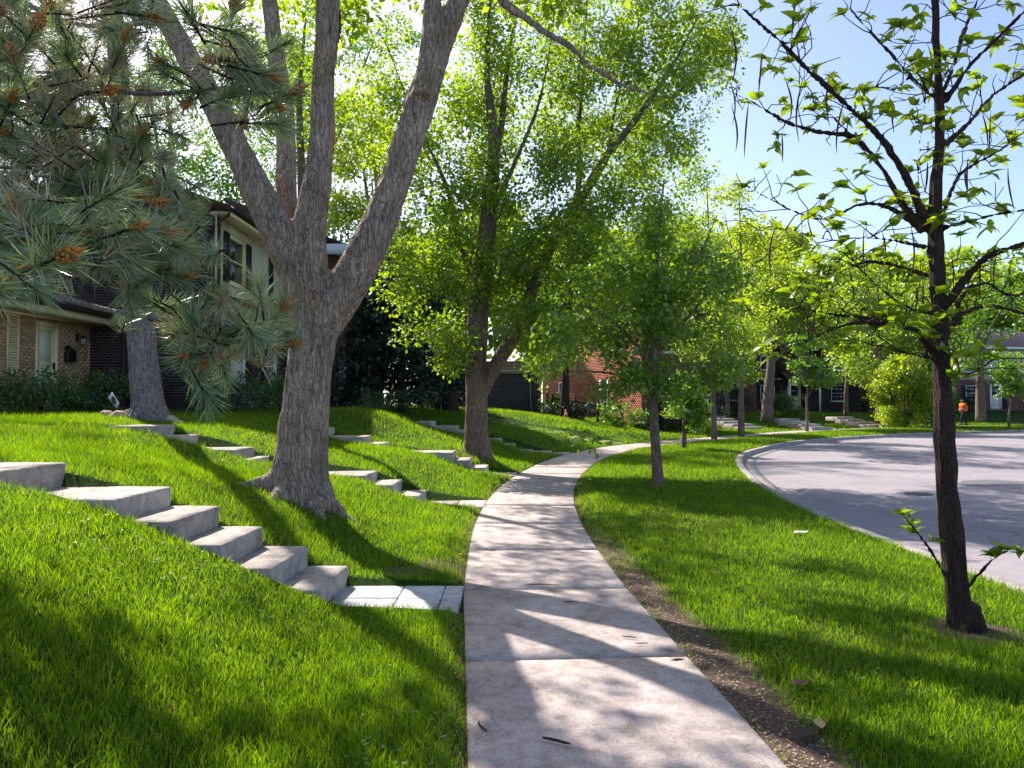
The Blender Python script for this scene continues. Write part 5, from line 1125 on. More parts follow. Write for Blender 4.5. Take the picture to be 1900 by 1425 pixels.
# -- far houses round the bend, facing the road
def far_house(o, u, w_, label, upper, lower, mort, roofm, porch=True, stone=False, hz=5.2):
    t = empty('townhouse', tuple(np.array(o) + [0, 0, 0]), label, 'house', 'far townhouses round the bend'); W = Wall(o, u)
    holes = [(.9, 2.1, .9, 2.2), (3.2, 4.3, .2, 2.35), (w_ - 2.6, w_ - 1.2, .9, 2.2)]
    brick_wall(W, w_, 2.7, holes, t, lower, mort, 0, bl_=.3, bh=.12, gap=.016)
    window(W, t, *holes[0], M['white']); window(W, t, *holes[2], M['white']); d = door(W, t, *holes[1], M['white'], M['white'])
    shutter(W, t, .5, .85, .9, 2.2, M['shutter']); shutter(W, t, 2.15, 2.5, .9, 2.2, M['shutter']); shutter(W, t, 4.4, 4.75, .2, 2.35, M['shutter'])
    uh = [(.9, 2.1, 3.4, 4.6), (w_ / 2 - .6, w_ / 2 + .6, 3.4, 4.6), (w_ - 2.6, w_ - 1.2, 3.4, 4.6)]
    a = Acc()
    for (s0, s1, z0, z1) in subwall([(q[0], q[1], q[2] - 2.72, q[3] - 2.72) for q in uh], w_, hz - 2.72): W.box(a, s0, s1, 2.72 + z0, 2.72 + z1, -.16, .02)
    a.build('upper_wall', upper, t)
    for q in uh: window(W, t, *q, M['white'], fw=.09)
    if porch:
        roof_rows(W, 2.6, w_ + .1, 1.5, 2.55, .0, 3.3, t, M['roof'], 6, name='porch_roof'); a = Acc(); W.box(a, 2.6, w_ + .1, 2.36, 2.54, 1.38, 1.5); a.build('porch_beam', M['white'], t)
        for s in (2.7, 5.2, w_ - .1): a = Acc(); W.box(a, s - .06, s + .06, 0, 2.36, 1.38, 1.5); a.build('porch_post', M['white'], t)
    a = Acc(); v = [W.pt(-.4, hz, .5), W.pt(w_ + .4, hz, .5), W.pt(w_ + .4, hz, -8.5), W.pt(-.4, hz, -8.5), W.pt(-.4, hz + 2, -4), W.pt(w_ + .4, hz + 2, -4)]; a.add(v, [(0, 1, 5, 4), (2, 3, 4, 5), (0, 3, 2, 1)]); a.add(v, [(1, 2, 5), (3, 0, 4)]); rf = a.build('roof', roofm, t)
    a = Acc(); W.box(a, -.42, w_ + .42, hz - .16, hz + .03, .5, .53); a.build('fascia', M['white'] if roofm is M['roof_mauve'] else M['brown'], rf)
    a = Acc(); W.box(a, w_ * .7, w_ * .7 + .12, hz + 1.2, hz + 2.2, -2.4, -2.28); a.build('vent_pipe', M['brown'], rf)
    return t
far_house((19.2, 62.5, .75), (1, .10), 9.5, 'dark two-storey townhouse with white porch beam behind the hedge', M['brown'], M['dark_brick'], M['mortar_grey'], M['roof'])
far_house((29.3, 63.6, .8), (1, .12), 8.0, 'brown stone townhouse set back behind the big round shrub', M['brown_brick'], M['brown_brick'], M['mortar_grey'], M['roof'], False, hz=5.8)
far_house((38.2, 66.5, .8), (1, .14), 9.0, 'pale-sided townhouse with mauve roof behind the walking person', M['siding'], M['brown_brick'], M['mortar_grey'], M['roof_mauve'], False, hz=5.5)
far_house((48.0, 68.3, .8), (1, .14), 9.0, 'end townhouse with mauve roof and pale siding beyond the sapling', M['siding'], M['brown_brick'], M['mortar_grey'], M['roof_mauve'], False, hz=5.0)
far_house((10.6, 56.5, .8), (1, .22), 8.0, 'dark townhouse in deep shade behind the clipped hedge', M['brown'], M['brown_brick'], M['mortar_grey'], M['roof'], False)

# ------------------------------------------------------------------ background trees
def simple_tree(px, Y, z0, hpx_top, crown, leafmat, label, seed, name='deciduous_tree', wpx=16, n_leaf=46, Rc=.55, leaf=.16, bark='bark_grey', group=None, lean=0, fork=True, kr=.010, droop=.25):
    b = P(px, 745, Y); b[2] = z0; rs = np.random.RandomState(seed); cz = [c[0][2] for c in crown]; top = max(c[0][2] + c[1][2] * .7 for c in crown); cx = np.mean([c[0][0] for c in crown]); cyy = np.mean([c[0][1] for c in crown]); r = wpx * Y / FPX / 2
    t = np.array([cx, cyy, top]); k = np.linspace(0, 1, 7)[:, None]; c = b * (1 - k) + np.array([b[0] * .5 + t[0] * .5, b[1] * .5 + t[1] * .5, top]) * k; c[1:, :2] += rs.normal(0, .12, (6, 2)) * (Y / 40) * np.array([.12, .4, .7, 1, 1, 1])[:, None]
    c[0, 2] -= .15; limbs = [(c, r * np.array([1.35, 1, .85, .7, .5, .3, .1]))]
    if fork:
        for q in crown:
            s = c[2] if q[0][2] < top * .6 else c[3]; e = np.array(q[0], float); m_ = (s + e) / 2 + [0, 0, .3]; limbs.append((np.array([s, m_, e]), np.array([r * .45, r * .3, r * .12])))
    crown = [(c_, r_, int(n_ * (2.0 if Y > 40 else 1.6))) for c_, r_, n_ in crown]
    make_tree(name, label, tuple(b), limbs, crown, leafmat, M[bark], seed, int(n_leaf * (.74 if Y > 40 else 1.25)), Rc, leaf * (1.36 if Y > 40 else 1.05), 9, group, kr, .008, step=.4, droop=droop, sub=3, spray=0 if Y > 25 else 2, bs=3)
BG = 'trees between and behind the houses'
simple_tree(1047, 37, .7, 0, [bl(1080, 560, 37, 2.6, 2.2, 2.0, 40), bl(1010, 480, 38, 2.4, 2.2, 2.2, 36), bl(1130, 450, 37.5, 2.6, 2.2, 2.2, 36)], M['green_leaf'], 'dark-trunked tree by the split rail fence and red brick wall', 41, wpx=15, bark='bark_dark', group=BG)
simple_tree(700, 33, 1.4, 0, [bl(690, 330, 33, 2.0, 2.4, 2.6, 60), bl(640, 430, 32, 1.7, 2.2, 1.5, 36), bl(720, 450, 33, 1.8, 2.2, 1.6, 40), bl(660, 230, 34, 1.6, 2.0, 1.4, 22)], M['lime_leaf'], 'bright lime leafy tree glowing behind the forked maple', 42, wpx=18, group=BG)
simple_tree(600, 40, 1.5, 0, [bl(560, 300, 40, 3.0, 2.6, 3.2, 60), bl(480, 250, 41, 2.6, 2.4, 3.0, 50), bl(620, 170, 41, 2.6, 2.4, 2.6, 44), bl(520, 90, 41, 2.8, 2.4, 2.4, 40), bl(700, 60, 41, 2.4, 2.2, 2.2, 30), bl(430, 140, 41, 2.4, 2.2, 2.6, 36), bl(600, 20, 41, 3, 2.2, 2, 26)], M['green_leaf'], 'tall green tree rising over the roof of the dark brick house', 43, wpx=20, group=BG)
simple_tree(330, 34, 1.5, 0, [bl(330, 260, 34, 2.6, 2.4, 2.6, 44), bl(400, 330, 33, 1.8, 2.0, 1.8, 30), bl(220, 330, 35, 2.6, 2.4, 2.2, 34), bl(270, 130, 35, 2.6, 2.2, 2.2, 36), bl(120, 160, 35, 2.6, 2.2, 2.2, 26)], M['green_leaf'], 'green tree behind the upper roof of the tan brick house', 44, wpx=20, group=BG)
simple_tree(1325, 33.2, .1, 0, [bl(1290, 600, 33, 1.6, 1.6, 1.5, 44), bl(1350, 640, 33.5, 1.5, 1.6, 1.1, 34), bl(1300, 470, 33.6, 1.9, 1.8, 1.9, 40), bl(1265, 450, 29.5, 1.8, 1.6, 1.2, 34), bl(1340, 540, 30, 1.6, 1.5, 1.2, 30), bl(1250, 330, 30.5, 1.6, 1.5, 1.3, 24)], M['far_leaf'], 'boulevard tree with thin straight trunk beyond the small staked sapling', 45, wpx=9, group='slim trees along the far boulevard', leaf=.14)
simple_tree(1375, 35.5, .1, 0, [bl(1390, 600, 35.4, 1.7, 1.6, 1.6, 40), bl(1400, 480, 36, 1.9, 1.8, 1.8, 36), bl(1345, 400, 36, 1.7, 1.7, 1.7, 26)], M['lime_leaf'], 'boulevard tree with post-straight trunk in front of the clipped hedge', 46, wpx=10, group='slim trees along the far boulevard', leaf=.14)
simple_tree(1423, 46, .55, 0, [bl(1440, 600, 46, 2.8, 2.4, 1.7, 60), bl(1490, 530, 46, 2.8, 2.4, 2.0, 60), bl(1400, 520, 47, 2.6, 2.4, 2.2, 50), bl(1530, 600, 46, 1.8, 2.0, 1.5, 36)], M['far_leaf'], 'stout-trunked tree on the far bank between two flights of pale steps', 47, wpx=18, group='trees on the far bank')
simple_tree(1497, 42, .1, 0, [bl(1500, 690, 42, 1.0, 1.0, .75, 26), bl(1490, 640, 42, .7, .7, .6, 12), bl(1530, 705, 42, .8, .8, .35, 10)], M['green_leaf'], 'small round-headed sapling on thin stem in front of the white porch', 48, 'sapling', wpx=5, Rc=.34, leaf=.13)
simple_tree(1636, 50, .4, 0, [bl(1640, 600, 50, 3.0, 2.4, 2.2, 70), bl(1590, 680, 49.5, 1.5, 1.6, 1.0, 24), bl(1600, 530, 51, 2.8, 2.4, 1.8, 50), bl(1690, 640, 50, 1.8, 2.0, 1.6, 36)], M['far_leaf'], 'pale leafy tree with light bare trunk beside the big shrub', 49, wpx=13, group='trees on the far bank')
simple_tree(1820, 52, .45, 0, [bl(1790, 590, 52, 3.0, 2.6, 2.2, 46), bl(1870, 560, 52.5, 3.2, 2.6, 2.2, 44), bl(1770, 670, 51.5, 1.8, 2.0, 1.0, 18)], M['green_leaf'], 'broad dark green tree with thick trunk beside the walking person', 50, wpx=15, group='trees on the far bank')
simple_tree(1872, 47, .2, 0, [bl(1874, 715, 47, 1.1, 1.1, 1.0, 26), bl(1870, 680, 47, .8, .8, .8, 14)], M['green_leaf'], 'small leafy sapling with pale stem in front of the mauve roof', 51, 'sapling', wpx=4, Rc=.36, leaf=.14)
back = [(1250, 70, 440, 5.2, M['far_leaf'], 'light green tree filling the gap over the path bend'), (1400, 74, 430, 5.4, M['lime_leaf'], 'bright lime tree rising behind the two slim boulevard trees'), (1540, 76, 470, 5.2, M['far_leaf'], 'broad light green tree over the porch roof'), (1670, 78, 480, 5.2, M['lime_leaf'], 'yellow-green tree over the big round shrub'), (1790, 80, 470, 5.6, M['far_leaf'], 'pale green tree right behind the broad dark green one'), (1180, 62, 470, 4.6, M['far_leaf'], 'hazy green tree behind the sunlit red brick house'), (1330, 78, 450, 5.5, M['far_leaf'], 'tall pale green tree rising beyond the dark far houses'), (1480, 80, 500, 5.2, M['lime_leaf'], 'yellow-green tree rising over the white-porched townhouse'), (1600, 82, 510, 5.2, M['far_leaf'], 'soft green tree over the roof of the brown stone house'), (1720, 84, 520, 5.4, M['green_leaf'], 'deep green tree behind the gap between the far houses'), (1850, 85, 520, 5.6, M['far_leaf'], 'wide green tree rising over the mauve roof'), (1960, 86, 540, 5.6, M['green_leaf'], 'green tree over the roof of the end townhouse'), (1060, 66, 420, 5.0, M['lime_leaf'], 'tall sunny yellow-green tree behind the low garage block'), (860, 58, 380, 5.2, M['far_leaf'], 'high green tree seen between the two maple stems')]
for i, (px, Y, py, r, mt_, lb) in enumerate(back):
    z = .8; simple_tree(px, Y, z, 0, [bl(px, py + 200, Y, r * 1.1, r * .7, r * .6, 36), bl(px, py + 60, Y, r, r * .8, r * .75, 46), bl(px - 60, py + 130, Y - 1, r * .8, r * .7, r * .55, 30), bl(px + 60, py + 140, Y + 1, r * .8, r * .7, r * .55, 30)], mt_, lb, 60 + i, wpx=11, Rc=1.05, leaf=.40, n_leaf=80, group='trees rising behind the far houses')

simple_tree(1570, 53, .6, 0, [bl(1570, 640, 53, 2.0, 1.8, 1.2, 26), bl(1550, 590, 53.5, 2.2, 1.8, 1.4, 30), bl(1610, 690, 53, 1.3, 1.3, .8, 14)], M['lime_leaf'], 'low branching lime-green tree in front of the brown stone house', 54, wpx=8, group='trees on the far bank')
simple_tree(1350, 50, .6, 0, [bl(1345, 640, 50, 2.2, 1.8, 1.3, 30), bl(1370, 690, 50, 1.7, 1.6, .8, 18)], M['far_leaf'], 'light green tree over the dark clipped hedge', 55, wpx=9, group='trees on the far bank')
simple_tree(1745, 56, .6, 0, [bl(1745, 620, 56, 2.2, 2.0, 1.8, 30), bl(1715, 560, 56.5, 2.4, 2.0, 1.6, 30)], M['far_leaf'], 'pale green tree between the brown stone house and the walker', 56, wpx=9, group='trees on the far bank')

# staked sapling
simple_tree(1268, 25.6, .03, 0, [bl(1272, 770, 25.6, .75, .7, .55, 22), bl(1265, 720, 25.6, .6, .6, .6, 16), bl(1290, 740, 25.5, .5, .5, .5, 10)], M['young_leaf'], 'little sapling with pale wrapped stem on the grass boulevard', 52, 'sapling', wpx=9, Rc=.26, leaf=.11, fork=False)

# ------------------------------------------------------------------ evergreens and shrubs
def shrub(name, label, c, r, leafmat, seed, n_=60, n_leaf=40, Rc=.22, leaf=.07, cat='shrub', group=None, droop=.1, kr=.006, lobes=5):
    rs = np.random.RandomState(seed); c = np.array(c, float); g = h1(c[0], c[1]); base = (c[0], c[1], g); limbs = []
    for i in range(lobes):
        th = rs.uniform(0, 6.28); e = np.array([c[0] + r[0] * .5 * math.cos(th), c[1] + r[1] * .5 * math.sin(th), g + r[2] * rs.uniform(1.0, 1.5)]); s = np.array([c[0] + .1 * math.cos(th) * r[0], c[1] + .1 * math.sin(th) * r[1], g - .05]); limbs.append((np.array([s, (s + e) / 2 + rs.normal(0, .05, 3), e]), np.array([.02, .014, .006]) * max(1, r[2])))
    blobs = [((c[0], c[1], g + r[2] * .95), (r[0], r[1], r[2]), n_)]
    make_tree(name, label, base, limbs, blobs, leafmat, M['bark_dark'], seed, n_leaf, Rc, leaf, 6, group, kr, .004, cat, .8, droop, .05, step=.2, sub=3, spray=0, bs=3)
def evergreen(name, label, px, Y, z0, hgt, rad, seed, n_=150, leaf=.14):
    rs = np.random.RandomState(seed); b = P(px, 745, Y); b[2] = z0
    k = rs.rand(n_) ** .8; th = rs.uniform(0, 6.28, n_); rr = rad * (1.02 - k) ** .55 * (.3 + .7 * rs.rand(n_) ** .5) + .1
    ex = np.stack([b[0] + rr * np.cos(th), b[1] + rr * np.sin(th), z0 + .25 + k * hgt], 1)
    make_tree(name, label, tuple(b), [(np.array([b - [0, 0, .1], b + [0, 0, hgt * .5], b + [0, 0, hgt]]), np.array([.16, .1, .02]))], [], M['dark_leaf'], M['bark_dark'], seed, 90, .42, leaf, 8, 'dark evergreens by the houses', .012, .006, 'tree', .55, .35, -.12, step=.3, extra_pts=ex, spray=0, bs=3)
evergreen('cedar_tree', 'broad dark cedar hiding the red brick house front', 745, 26.5, 1.3, 5.2, 2.0, 71, 330)
evergreen('cedar_tree', 'narrow dark cedar tucked against the red brick wall', 690, 27.5, 1.35, 4.6, 1.0, 72, 150)
evergreen('cedar_tree', 'tall dark spruce rising behind the grass mound', 812, 31, 1.3, 6.6, 1.6, 73, 240)
simple_tree(836, 30, 1.2, 0, [bl(820, 560, 30, 1.6, 1.4, .9, 16), bl(770, 600, 30, 1.2, 1.2, .7, 10)], M['dark_leaf'], 'dark thick pine trunk leaning in front of the garage wall', 53, 'pine_tree', wpx=27, bark='bark_dark', Rc=.4, leaf=.13)
GS = 'leafy shrubs against the houses'
shrub('shrub', 'low green shrub row under the tan brick window', (-10.1, 16.4, 0), (.9, 1.3, .45), M['shrub_leaf'], 81, 90, 44, .22, .075, group=GS)
shrub('shrub', 'green shrub below the cream front door', (-9.9, 18.4, 0), (.8, 1.0, .48), M['shrub_leaf'], 82, 70, 44, .22, .075, group=GS)
shrub('shrub', 'spreading green shrub along the dark brick facade', (-7.2, 19.6, 0), (1.0, .8, .5), M['shrub_leaf'], 83, 90, 44, .22, .07, group=GS)
shrub('shrub', 'leafy shrub under the small white-blind window', (-6.4, 20.8, 0), (.9, .9, .55), M['shrub_leaf'], 84, 80, 44, .22, .07, group=GS)
shrub('shrub', 'yellow-tipped green shrub beside the white storm door', (-6.0, 22.3, 0), (.7, .8, .42), M['green_leaf'], 85, 50, 40, .2, .07, group=GS)
shrub('shrub', 'broad-leaved plant in the dark corner by the downpipe', (-9.3, 19.9, 0), (.35, .35, .5), M['shrub_leaf'], 86, 18, 26, .2, .14, group=GS)
shrub('shrub', 'dark rhododendron below the red brick window', (-5.6, 27.0, 0), (.8, .8, .55), M['dark_leaf'], 87, 50, 44, .24, .1, group=GS)
shrub('variegated_shrub', 'pale variegated shrub at the top of the shaded steps', (-3.4, 25.6, 0), (.75, .6, .45), M['pale_shrub'], 88, 50, 44, .2, .075, group=GS)
shrub('variegated_shrub', 'pale speckled ground shrub in front of the broad cedar', (-4.7, 25.0, 0), (1.0, .6, .35), M['pale_shrub'], 89, 50, 40, .2, .07, group=GS)
shrub('shrub', 'sunlit yellow-green bush against the orange-red brick corner', (1.9, 38.6, 0), (.8, .6, .75), M['lime_leaf'], 90, 40, 44, .28, .11, group=GS)
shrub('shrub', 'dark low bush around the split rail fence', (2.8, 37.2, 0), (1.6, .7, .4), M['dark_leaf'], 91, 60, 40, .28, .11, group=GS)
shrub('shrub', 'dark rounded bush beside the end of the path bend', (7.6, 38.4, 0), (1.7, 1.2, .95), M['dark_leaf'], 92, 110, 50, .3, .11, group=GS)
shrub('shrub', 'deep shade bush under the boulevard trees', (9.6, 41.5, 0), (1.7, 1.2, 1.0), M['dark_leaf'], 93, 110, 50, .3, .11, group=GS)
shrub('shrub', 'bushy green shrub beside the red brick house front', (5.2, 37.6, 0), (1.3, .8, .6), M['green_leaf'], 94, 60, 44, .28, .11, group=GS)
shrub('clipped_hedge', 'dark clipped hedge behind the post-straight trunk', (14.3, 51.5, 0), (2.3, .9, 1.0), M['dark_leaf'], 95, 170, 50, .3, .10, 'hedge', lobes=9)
shrub('shrub', 'round dark bush next to the stout trunk on the far bank', (19.0, 53.5, 0), (1.3, 1.0, .85), M['shrub_leaf'], 96, 70, 50, .3, .12, group=GS)
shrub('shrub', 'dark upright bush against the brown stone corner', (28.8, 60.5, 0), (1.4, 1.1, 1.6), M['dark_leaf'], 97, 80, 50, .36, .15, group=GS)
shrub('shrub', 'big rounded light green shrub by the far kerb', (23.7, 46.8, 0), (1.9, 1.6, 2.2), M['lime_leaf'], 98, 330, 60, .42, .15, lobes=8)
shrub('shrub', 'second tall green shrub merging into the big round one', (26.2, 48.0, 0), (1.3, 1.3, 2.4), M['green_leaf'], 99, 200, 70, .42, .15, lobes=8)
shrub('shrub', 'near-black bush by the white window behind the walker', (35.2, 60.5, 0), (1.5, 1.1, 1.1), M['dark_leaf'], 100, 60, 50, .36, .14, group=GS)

# ------------------------------------------------------------------ small things
def rock(c, r, seed, label):
    rs = np.random.RandomState(seed); bm = bmesh.new(); bmesh.ops.create_icosphere(bm, subdivisions=3, radius=1)
    V = np.array([v.co for v in bm.verts]); d = 1 + .5 * (vnoise(V * 1.3 + seed, seed) - .5) + .25 * (vnoise(V * 3 + seed, seed + 1) - .5)
    for v, k in zip(bm.verts, d): v.co = Vector((v.co.x * k * r[0], v.co.y * k * r[1], v.co.z * k * r[2]))
    me = bpy.data.meshes.new('rock'); bm.to_mesh(me); bm.free(); o = link('rock', me, M['rock']); o.location = (c[0], c[1], h1(c[0], c[1]) + r[2] * .4); tag(o, label, 'rock', 'rocks at the foot of the pine')
rock(P(200, 775, 14.9), (.15, .12, .10), 1, 'small tan rock on its own near the yard sign'); rock(P(222, 775, 14.6), (.17, .13, .11), 2, 'pale flat rock touching the pale pointed one'); rock(P(240, 772, 14.7), (.15, .13, .14), 3, 'pale pointed rock right against the pine trunk'); rock(P(316, 775, 14.5), (.13, .11, .09), 4, 'dark tan rock on the far side of the pine roots'); rock(P(330, 778, 14.3), (.10, .09, .06), 5, 'small flat stone beyond the pine roots')
c = P(214, 770, 15.6); g = h1(c[0], c[1]); t = empty('yard_sign', (c[0], c[1], g), 'small white yard sign with dark oval on a thin stake', 'sign')
a = Acc(); a.bar((c[0], c[1], g - .1), (c[0] - .03, c[1], g + .2), .02, .02); a.build('stake', M['black'], t)
Wy = Wall((c[0] - .16, c[1], g + .16), (1, .25)); a = Acc(); a.add([Wy.pt(*q) for q in ((.0, .24, 0), (.17, .0, 0), (.22, .12, 0), (.08, .34, 0), (.0, .24, -.01), (.17, .0, -.01), (.22, .12, -.01), (.08, .34, -.01))], [(0, 1, 2, 3), (7, 6, 5, 4), (0, 4, 5, 1), (1, 5, 6, 2), (2, 6, 7, 3), (3, 7, 4, 0)]); a.build('panel', M['white'], t)
a = Acc(); q = [(.115 + .045 * math.cos(u) - .02 * math.sin(u), .17 + .09 * math.sin(u), .003) for u in np.linspace(0, 6.283, 14, endpoint=False)]; a.add([Wy.pt(*k) for k in q], [list(range(14))]); a.build('printed_oval', M['black'], t)
c = WA.pt(8.05, .22, .45); t = empty('water_jug', c, 'blue plastic jug standing on the porch by the dark wall', 'jug')
a = Acc(); a.lathe([(0, 0), (.11, 0), (.12, .03), (.12, .20), (.11, .24), (.05, .30), (.045, .34), (0, .34)], c, 12); a.build('body', M['blue'], t, True); a = Acc(); a.lathe([(.05, .34), (.05, .38), (0, .38)], c, 12); a.build('cap', M['white'], t)
# traffic cone
c = P(1050, 778, 36.3); g = h1(c[0], c[1]); t = empty('traffic_cone', (c[0], c[1], g), 'orange traffic cone with white band at the lawn edge', 'cone'); c = np.array([c[0], c[1], g])
a = Acc(); a.box(c[0] - .14, c[0] + .14, c[1] - .14, c[1] + .14, g, g + .03); a.build('base', M['orange'], t); a = Acc(); a.lathe([(.11, .03), (.075, .2)], c, 14); a.lathe([(.055, .31), (.03, .44), (0, .44)], c, 14); a.build('body', M['orange'], t); a = Acc(); a.lathe([(.0755, .2), (.0555, .31)], c, 14); a.build('band', M['white'], t)
# split rail fence and board fence
t = empty('rail_fence', (2.3, 38, .6), 'dark split rail fence in front of the red brick wall', 'fence'); pts = [(1.75, 38.2), (2.0, 38.15), (3.1, 38.0), (4.2, 37.9), (5.4, 38.0)]
for (x, y) in pts: z = h1(x, y); a = Acc(); a.box(x - .06, x + .06, y - .06, y + .06, z - .2, z + 1.05); a.build('post', M['dark_wood'], t)
for (p, q) in zip(pts[1:-1], pts[2:]):
    for hz in (.45, .85): a = Acc(); a.bar((p[0], p[1], h1(*p) + hz), (q[0], q[1], h1(*q) + hz - .04), .06, .10); a.build('rail', M['dark_wood'], t)
t = empty('board_fence', (-4.4, 39.2, .9), 'brown vertical board fence between the cedar and the garage wall', 'fence')
for i in range(7): x = -4.75 + i * .15; z = h1(x, 39.0); a = Acc(); a.box(x, x + .125, 38.98 + .02 * (i % 2), 39.0 + .02 * (i % 2), z, z + 1.45); a.build('board', M['wood_fence'], t)
c = P(893, 745, 39.8); t = empty('star_ornament', c, 'pale metal starburst ornament leaning on the dark garage wall', 'ornament')
for i in range(8):
    th = i * math.pi / 8; a = Acc(); a.bar(c - [.33 * math.cos(th), 0, .33 * math.sin(th)], c + [.33 * math.cos(th), .0, .33 * math.sin(th)], .03, .03) if False else a.bar(c, c + np.array([.33 * math.cos(2 * th), 0, .33 * math.sin(2 * th)]), .03, .035); a.build('ray', M['grey_metal'], t)
# litter on the path and boulevard
def twig(px, py, ln, ang, label, r=.004, mat='twig'):
    p = G(px, py, .012); d = np.array([math.cos(ang), math.sin(ang), 0]); rs = np.random.RandomState(int(px)); q = [p + d * ln * (t - .5) + np.array([0, 0, r * .6]) + rs.normal(0, ln * .03, 3) * [1, 1, 0] for t in np.linspace(0, 1, 5)]
    a = Acc(); a.tube(np.array(q), r * np.array([.7, 1, 1, .9, .5]), 6); o = a.build('fallen_twig', M[mat], None, True); tag(o, label, 'twig', 'twigs on the sidewalk')
twig(1035, 1376, .13, -.5, 'reddish curled bark twig lying alone on the nearest slab', .008); twig(1004, 1085, .30, -.1, 'long thin twig lying along a slab joint'); twig(1058, 1117, .12, .1, 'short dark twig in the trunk shadow'); twig(1168, 1182, .10, -.5, 'dark twig left of the soil strip on the shaded slab'); twig(1190, 1194, .08, 0, 'tiny twig beside the soil strip joint'); twig(895, 1350, .12, -1.2, 'brown twig on the grass side edge of the nearest slab', .005)
def leafy(px, py, sc, label, mat, rot=0., name='dead_leaf', cat='leaf', z=.012):
    p = G(px, py, z); p[2] = max(h1(p[0], p[1]) + .03, .008) if z > .0 else z; V = np.array([(-1, -.2, .0), (-.4, -.5, .12), (.3, -.45, .05), (1, 0, .18), (.4, .45, .1), (-.5, .4, .16), (0, 0, -.02)]) * sc; c, s = math.cos(rot), math.sin(rot); V = np.stack([V[:, 0] * c - V[:, 1] * s, V[:, 0] * s + V[:, 1] * c, V[:, 2]], 1) + p
    a = Acc(); a.add(V, [(i, (i + 1) % 6, 6) for i in range(6)]); o = a.build(name, M[mat]); tag(o, label, cat, 'dead leaves on the soil strip' if cat == 'leaf' else None)
leafy(1490, 1360, .08, 'large curled brown leaf in the soil strip', 'pod', .4); leafy(1520, 1345, .06, 'pale brown leaf beside the large curled one', 'litter_tan', 1.2); leafy(1253, 1217, .05, 'dark red-brown leaf at the end of a slab joint', 'pod', .2); leafy(1485, 1278, .07, 'brown curled leaf lying in the boulevard grass', 'pod', .1); leafy(1486, 1001, .10, 'crumpled scrap of white paper on the grass boulevard', 'paper', .1, 'paper_scrap', 'paper')
def dandelion(px, py, label):
    p = G(px, py, .06); g = h1(p[0], p[1]); t = empty('dandelion', (p[0], p[1], g), label, 'flower'); c = np.array([p[0], p[1], g + .075])
    a = Acc(); a.tube(np.array([[p[0], p[1], g - .01], [p[0] + .004, p[1], g + .04], c]), .002, 5); a.build('stem', M['green_leaf'], t)
    a = Acc(); a.lathe([(0, .012), (.012, .011), (.018, .004), (.012, -.004), (0, -.006)], c, 10); a.build('flower_head', M['dandelion'], t, True)
M['dandelion'] = m_plain('dandelion_yellow', (.85, .55, .02), .7, .1, 60, .2)
dandelion(855, 1032, 'yellow dandelion by the sidewalk edge above the paved approach')
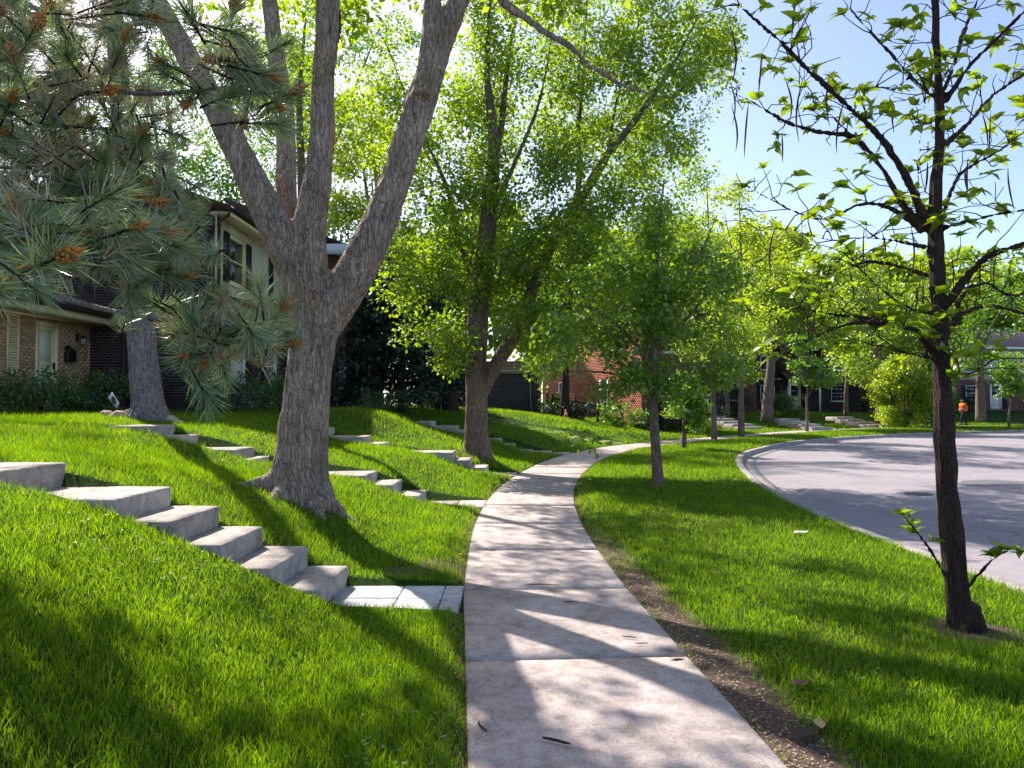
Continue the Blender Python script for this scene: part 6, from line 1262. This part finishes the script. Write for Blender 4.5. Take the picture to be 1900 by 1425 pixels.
def person():
    Y = 53.0; c = P(1787, 790, Y); g = h1(c[0], c[1]); S = np.array([c[0], c[1], g]); t = empty('person', S, 'person in orange high-visibility jacket and dark trousers walking by the road', 'person')
    def skin(name, joints, edges, rad, mat, parent, sub=2):
        me = bpy.data.meshes.new(name); me.from_pydata([tuple(S + np.array(j)) for j in joints], edges, []); o = link(name, me, mat, parent); o.modifiers.new('skin', 'SKIN')
        for i, r in enumerate(rad): me.skin_vertices[0].data[i].radius = (r, r)
        me.skin_vertices[0].data[0].use_root = True; sm = o.modifiers.new('sub', 'SUBSURF'); sm.levels = sub; sm.render_levels = sub
        dg = bpy.context.evaluated_depsgraph_get(); m2 = bpy.data.meshes.new_from_object(o.evaluated_get(dg)); o.modifiers.clear(); o.data = m2; m2.polygons.foreach_set('use_smooth', np.ones(len(m2.polygons), bool))
        if not len(m2.materials): m2.materials.append(mat)
        return o
    # walking towards the left, legs apart
    body = skin('body', [(0, 0, .95), (0, 0, 1.15), (0, 0, 1.40), (-.03, 0, 1.52), (-.05, -.01, 1.62), (-.05, -.01, 1.72), (.05, -.2, 1.40), (.1, -.27, 1.12), (.02, -.26, .90), (-.04, .2, 1.40), (.02, .27, 1.12), (-.12, .24, .92), (.03, -.09, .9), (-.16, -.1, .5), (-.17, -.1, .09), (-.30, -.1, .04), (.0, .09, .9), (.12, .1, .5), (.30, .1, .1), (.20, .1, .03)],
         [(0, 1), (1, 2), (2, 3), (3, 4), (4, 5), (2, 6), (6, 7), (7, 8), (2, 9), (9, 10), (10, 11), (0, 12), (12, 13), (13, 14), (14, 15), (0, 16), (16, 17), (17, 18), (18, 19)],
         [.13, .13, .14, .06, .095, .08, .06, .045, .035, .06, .045, .035, .085, .06, .045, .04, .085, .06, .045, .04], M['skin'], t)
    skin('jacket', [(0, 0, .90), (0, 0, 1.15), (0, 0, 1.42), (-.02, 0, 1.50), (.05, -.2, 1.41), (.1, -.29, 1.12), (.03, -.27, .95), (-.04, .2, 1.41), (.02, .29, 1.12), (-.1, .25, .97)], [(0, 1), (1, 2), (2, 3), (2, 4), (4, 5), (5, 6), (2, 7), (7, 8), (8, 9)], [.19, .19, .20, .11, .10, .085, .07, .10, .085, .07], M['orange_cloth'], t)
    skin('trousers', [(0, 0, .96), (.02, -.09, .86), (-.16, -.1, .5), (-.17, -.1, .10), (.0, .09, .86), (.12, .1, .5), (.30, .1, .11)], [(0, 1), (1, 2), (2, 3), (0, 4), (4, 5), (5, 6)], [.15, .12, .095, .075, .12, .095, .075], M['dark_cloth'], t)
    skin('hair', [(-.03, 0, 1.68), (-.02, 0, 1.76)], [(0, 1)], [.10, .075], M['hair'], t)
    for (x, y, z) in ((-.22, -.1, .035), (.26, .1, .045)): a = Acc(); a.box(S[0] + x - .15, S[0] + x + .12, S[1] + y - .05, S[1] + y + .05, g, g + .09); a.build('shoe', M['dark_cloth'], t, bevel=.02)
    # bands on the jacket
    a = Acc(); a.tube(np.array([S + [0, 0, 1.06], S + [0, 0, 1.11]]), .203, 14, cap=False); a.build('reflective_band', M['lamp_glass'], t)
person()
